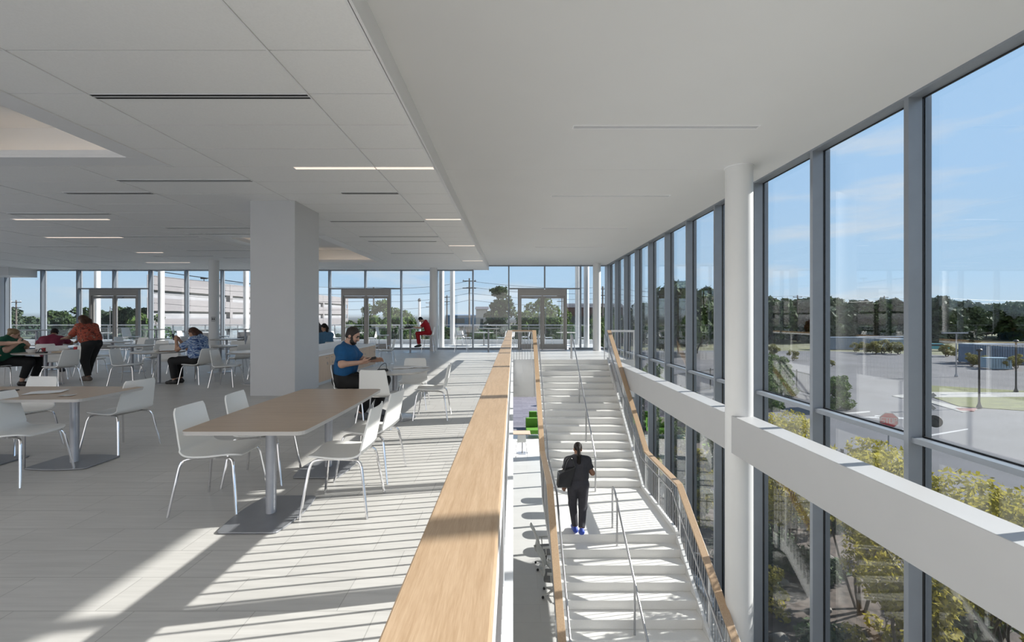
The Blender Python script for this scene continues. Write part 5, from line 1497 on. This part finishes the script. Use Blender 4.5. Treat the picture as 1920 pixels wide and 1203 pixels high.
x, y = gp(1752, 657); car(x, y, GZ, R(60), 'small turquoise vehicle parked by the containers', (.08, .33, .42))
car(-72, 74, GZ+.2, R(80), 'pale car passing on the road at the far left, seen above the hunched person', (.6, .6, .62))
car(-80, 76, GZ+.2, R(85), 'dark car on the road at the far left edge', (.05, .06, .08))
car(-88, 92, GZ+.2, R(85), 'white car on the far road behind the left glazing', (.65, .65, .65))
flat('road', [(-160, 66), (-62, 66), (-62, 82), (-160, 100)], GZ+.2, asphalt2, .3)
def shed(x, y, w, d, h, rh, label, col, roof, rz=0, z=GZ, wins=3, name='building', cat='building', dark_w=(.08, .09, .1)):
    t = thing(name, label, cat, (x, y, z), rz)
    b = MB(); b.box(-w/2, w/2, 0, d, 0, h); b.build('walls', M('wall_%d%d%d' % tuple(int(c*100) for c in col), col, .8, noise=(.4, .06)), t)
    b = MB(); b.prism_yz([(-.3, h), (d+.3, h), (d/2, h+rh)] if rh > .4 else [(-.1, h), (d+.1, h), (d+.1, h+rh), (-.1, h+rh)], -w/2-.2, w/2+.2); b.build('roof', M('roof_%d%d%d' % tuple(int(c*100) for c in roof), roof, .8, noise=(.6, .08)), t)
    for i in range(wins):
        xx = -w/2+w*(i+.5)/wins; b = MB(); b.box(xx-w*.12, xx+w*.12, -.05, .05, h*.35, h*.75); b.build('window', M('far_window', dark_w, .3, noise=(1, .1)), t)
    return t
shed(118, 140, 10, 8, 2.8, .3, 'white flat-roofed building before the far trees, in the middle window bay', (.62, .63, .65), (.55, .56, .58), wins=2)
shed(82, 140, 9, 7, 2.7, 1.6, 'white gabled house before the far trees, left of the first wide mullion', (.55, .56, .58), (.16, .14, .13), wins=2)
shed(97, 148, 7, 7, 2.6, 1.5, 'second white gabled house beside the first, before the far trees', (.56, .57, .6), (.20, .18, .17), wins=2)
shed(168, 172, 8, 6, 3.4, .3, 'small orange-brown hut at the foot of the far trees', (.42, .16, .07), (.4, .4, .4), wins=1)
shed(-28, 300, 34, 20, 8.2, .6, 'long blue warehouse far beyond the terrace', (.10, .17, .28), (.12, .2, .32), wins=2)
shed(22, 118, 15, 10, 9.4, 1.2, 'dark red brick building far beyond the right door', (.13, .075, .065), (.07, .07, .08), wins=5, z=GZ)
shed(-7.0, 100, 2.6, 3, 8.6, .6, 'grey chimney-like tower beside the tall dark tree', (.35, .36, .38), (.1, .1, .12), wins=1)
t = shed(-6.2, 62, 2.4, 1.2, 1.3, .2, 'brown wooden sign box on posts left of the right door', (.25, .15, .09), (.15, .1, .07), wins=2, z=-1.2, name='sign_box', cat='sign', dark_w=(.5, .35, .2))
b = MB(); b.tube([(-1, .6, GZ+1.2), (-1, .6, .1)], .08, 6); b.tube([(1, .6, GZ+1.2), (1, .6, .1)], .08, 6); b.build('posts', bark, t)
shed(-12, 44, 6, 5, 2.2, 1.0, 'low grey roofed shelter just below the terrace railing', (.35, .36, .37), (.42, .43, .44), wins=2)
# parking garage
t = thing('parking_garage', 'pale parking garage with long dark openings beyond the left glazing', 'parking garage', (-67, 82, GZ))
gbr = brick_mat('garage_brick', (.205, .192, .205), (.23, .215, .228), (.24, .23, .23), .9, .3, .03, .5, axes='YZ', rough=.85)
GH_ = [(0, 5.2), (6.6, 8.6), (10.5, 14.4)]
for z0, z1 in [(0, 2.6), (4.1, 6.5), (8.0, 10.4), (11.9, 14.6)]:
    b = MB(); b.prism([(0, 0), (0, 100), (-.4, 100), (-.4, .5)], z0, z1); b.build('spandrel', gbr, t)
b = MB(); b.prism([(-.8, 1.2), (-.8, 99.5), (-70, 99.5), (-64, 81)], 0, 14.0); b.build('core', M('garage_inside', (.30, .30, .32), .9, noise=(.5, .1)), t)
for y in (0, 24, 50, 76, 99):
    b = MB(); b.prism([(.05, y), (.05, y+1.0), (-.5, y+1.4), (-.5, y+.8)], 0, 14.6); b.build('pillar', gbr, t)
for y in (18, 34, 62): 
    b = MB(); b.tube([(-2, y, 14.4), (-2, y, 15.6)], .08, 6); b.box(-2.6, -1.4, y-.3, y+.3, 15.3, 15.6); b.build('roof_lamp', dark, t)
# utility poles and wires
wm_ = M('weathered_pole', (.13, .11, .10), .9, noise=(3, .2))
def upole(x, y, h, label, arms=2, g='utility poles'):
    t = thing('utility_pole', label, 'utility pole', (x, y, GZ), group=g)
    b = MB(); b.tube([(0, 0, 0), (0, 0, h)], [.20, .13], 8); b.build('pole', wm_, t, True)
    for i in range(arms): b = MB(); z = h-.6-1.3*i; b.box(-1.25, 1.25, -.08, .08, z, z+.16); b.build('cross_arm', wm_, t)
    for sx in (-1.1, 0, 1.1): b = MB(); b.lathe([(.05, 0), (.07, .1), (.03, .25)], 8, (sx, 0, h-.45)); b.build('insulator', silver, t)
P_ = [(-8.1, 83, 14.0, 'tallest utility pole beyond the terrace, left of the dark tree'), (-18.6, 126, 13, 'utility pole beyond the terrace between the two white columns'), (-27, 145, 12, 'utility pole far beyond the person in red'),
      (-25.2, 81, 12.2, 'utility pole with cross arms seen through the middle door'), (-28.3, 86, 12.6, 'second utility pole at the left leaf of the middle door'),
      (80, 126, 13, 'utility pole above the treeline in the first wide bay'), (116, 140, 13.5, 'utility pole above the treeline in the second wide bay'), (140, 145, 13.2, 'utility pole above the treeline in the nearest bay'), (12, 110, 12.5, 'utility pole behind the right door trees'), (18, 90, 13, 'utility pole left of the red brick building'), (-122, 110, 11, 'utility pole behind the far left glazing')]
for a in P_: upole(*a)
def wire(pts, label, r=.022, sag=.6, group='power lines'):
    b = MB()
    for p, q in zip(pts, pts[1:]):
        p = Vector(p); q = Vector(q)
        b.tube([p.lerp(q, i/8)-Vector((0, 0, sag*4*(i/8)*(1-i/8))) for i in range(9)], r, 4)
    tag(b.build('power_line', dark), label, 'power line', group)
for i, dz in enumerate((0, 1.4, 2.8, 4.4)):
    wire([(-60, 74, 8.4-dz), (-25, 81, 7.0-dz*.9), (-8.1, 83, 8.3-dz*.8), (18, 90, 7.6-dz*.8), (45, 96, 7.2-dz*.7)], 'power line strung across the sky beyond the terrace', .028)
for i, dz in enumerate((0, 1.2)):
    wire([(30, 110, 8-dz), (80, 126, 7.6-dz), (116, 140, 8.1-dz), (140, 145, 7.8-dz), (185, 150, 7.5-dz)], 'power line strung above the far treeline beyond the lot', .035)
wire([(-60, 50, 10.0), (-25, 50, 4.8)], 'thick cable slanting across the sky behind the far left glazing', .045, .3, None)
# flag-like white mast near the person in red
t = thing('white_mast', 'slender white mast standing beyond the railing beside the person in red', 'mast', (-6.9, 33, GZ))
b = MB(); b.tube([(0, 0, 0), (0, 0, 7.9)], [.11, .09], 10); b.build('mast', trimw, t, True); b = MB(); b.ellipsoid((0, 0, 8.0), (.12, .12, .15), 10, 6); b.build('finial', dark, t, True)
# ---------------------------------------------------------------- sun, sky, camera
sun = bpy.data.lights.new('sun', 'SUN'); sun.energy = 14.6; sun.angle = R(.53); sun.color = (1, .95, .88)
so = bpy.data.objects.new('sun', sun); COL.objects.link(so)
so.rotation_euler = Vector((-1.726, -.313, -1)).to_track_quat('-Z', 'Y').to_euler()
w = bpy.data.worlds.new('sky'); SC.world = w; w.use_nodes = True
N, L = w.node_tree.nodes, w.node_tree.links
bg = N['Background']; tc = N.new('ShaderNodeTexCoord'); sp = N.new('ShaderNodeSeparateXYZ')
L.new(tc.outputs['Generated'], sp.inputs[0])
rp = N.new('ShaderNodeValToRGB'); e = rp.color_ramp.elements
e[0].position = 0; e[0].color = (.24, .25, .26, 1)
e[1].position = 1; e[1].color = (.22, .42, .80, 1)
for p, c in ((.499, (.24, .25, .26)), (.502, (.62, .76, .88)), (.54, (.52, .74, .97)), (.62, (.46, .70, 1.0)), (.72, (.45, .69, 1.0))):
    q = e.new(p); q.color = (*c, 1)
ma = N.new('ShaderNodeMath'); ma.operation = 'MULTIPLY_ADD'; ma.inputs[1].default_value = .5; ma.inputs[2].default_value = .5
L.new(sp.outputs['Z'], ma.inputs[0]); L.new(ma.outputs[0], rp.inputs['Fac'])
mp = N.new('ShaderNodeMapping'); mp.inputs['Scale'].default_value = (1.5, 1.5, 9)
L.new(tc.outputs['Generated'], mp.inputs['Vector'])
nz = N.new('ShaderNodeTexNoise'); nz.inputs['Scale'].default_value = 2.4; nz.inputs['Detail'].default_value = 7; nz.inputs['Roughness'].default_value = .55
L.new(mp.outputs['Vector'], nz.inputs['Vector'])
cr = N.new('ShaderNodeValToRGB'); cr.color_ramp.elements[0].position = .52; cr.color_ramp.elements[0].color = (0, 0, 0, 1)
cr.color_ramp.elements[1].position = .78; cr.color_ramp.elements[1].color = (1, 1, 1, 1)
L.new(nz.outputs['Fac'], cr.inputs['Fac'])
mz = N.new('ShaderNodeMath'); mz.operation = 'GREATER_THAN'; mz.inputs[1].default_value = 0
L.new(sp.outputs['Z'], mz.inputs[0])
mm = N.new('ShaderNodeMath'); mm.operation = 'MULTIPLY'; L.new(cr.outputs['Color'], mm.inputs[0]); L.new(mz.outputs[0], mm.inputs[1])
m3 = N.new('ShaderNodeMath'); m3.operation = 'MULTIPLY'; m3.inputs[1].default_value = .75; L.new(mm.outputs[0], m3.inputs[0])
mx = N.new('ShaderNodeMix'); mx.data_type = 'RGBA'; mx.inputs[7].default_value = (.92, .90, .88, 1)
# unseen sky behind and left of the viewer, whitened to add neutral fill indoors
dt = N.new('ShaderNodeVectorMath'); dt.operation = 'DOT_PRODUCT'; dt.inputs[1].default_value = (-.55, -.83, .0); L.new(tc.outputs['Generated'], dt.inputs[0])
mr = N.new('ShaderNodeMapRange'); mr.interpolation_type = 'SMOOTHSTEP'; mr.inputs['From Min'].default_value = .1; mr.inputs['From Max'].default_value = .75; L.new(dt.outputs['Value'], mr.inputs['Value'])
mq = N.new('ShaderNodeMath'); mq.operation = 'MULTIPLY'; L.new(mr.outputs[0], mq.inputs[0]); L.new(mz.outputs[0], mq.inputs[1])
ov = N.new('ShaderNodeMath'); ov.operation = 'MAXIMUM'; L.new(mq.outputs[0], ov.inputs[0]); L.new(m3.outputs[0], ov.inputs[1])
L.new(ov.outputs[0], mx.inputs[0]); L.new(rp.outputs['Color'], mx.inputs[6]); L.new(mx.outputs[2], bg.inputs['Color'])
bg.inputs['Strength'].default_value = 1.48

cam = bpy.data.cameras.new('camera'); co = bpy.data.objects.new('camera', cam); COL.objects.link(co)
cam.sensor_width = 36; cam.lens = 36*F_PX/1920
cam.shift_x = -2/1920; cam.shift_y = -6.5/1920
cam.clip_start = .05; cam.clip_end = 2000
co.location = (0, 0, EYE); co.rotation_euler = (R(90), 0, 0)
SC.camera = co
SC.view_settings.view_transform = 'Standard'; SC.view_settings.look = 'None'
SC.view_settings.gamma = 1; SC.view_settings.exposure = 0; SC.view_settings.use_curve_mapping = False
c = SC.cycles
c.max_bounces = 10; c.diffuse_bounces = 8; c.glossy_bounces = 4; c.transparent_max_bounces = 24; c.transmission_bounces = 6
c.use_denoising = True; c.caustics_reflective = False; c.caustics_refractive = False
c.sample_clamp_indirect = 6
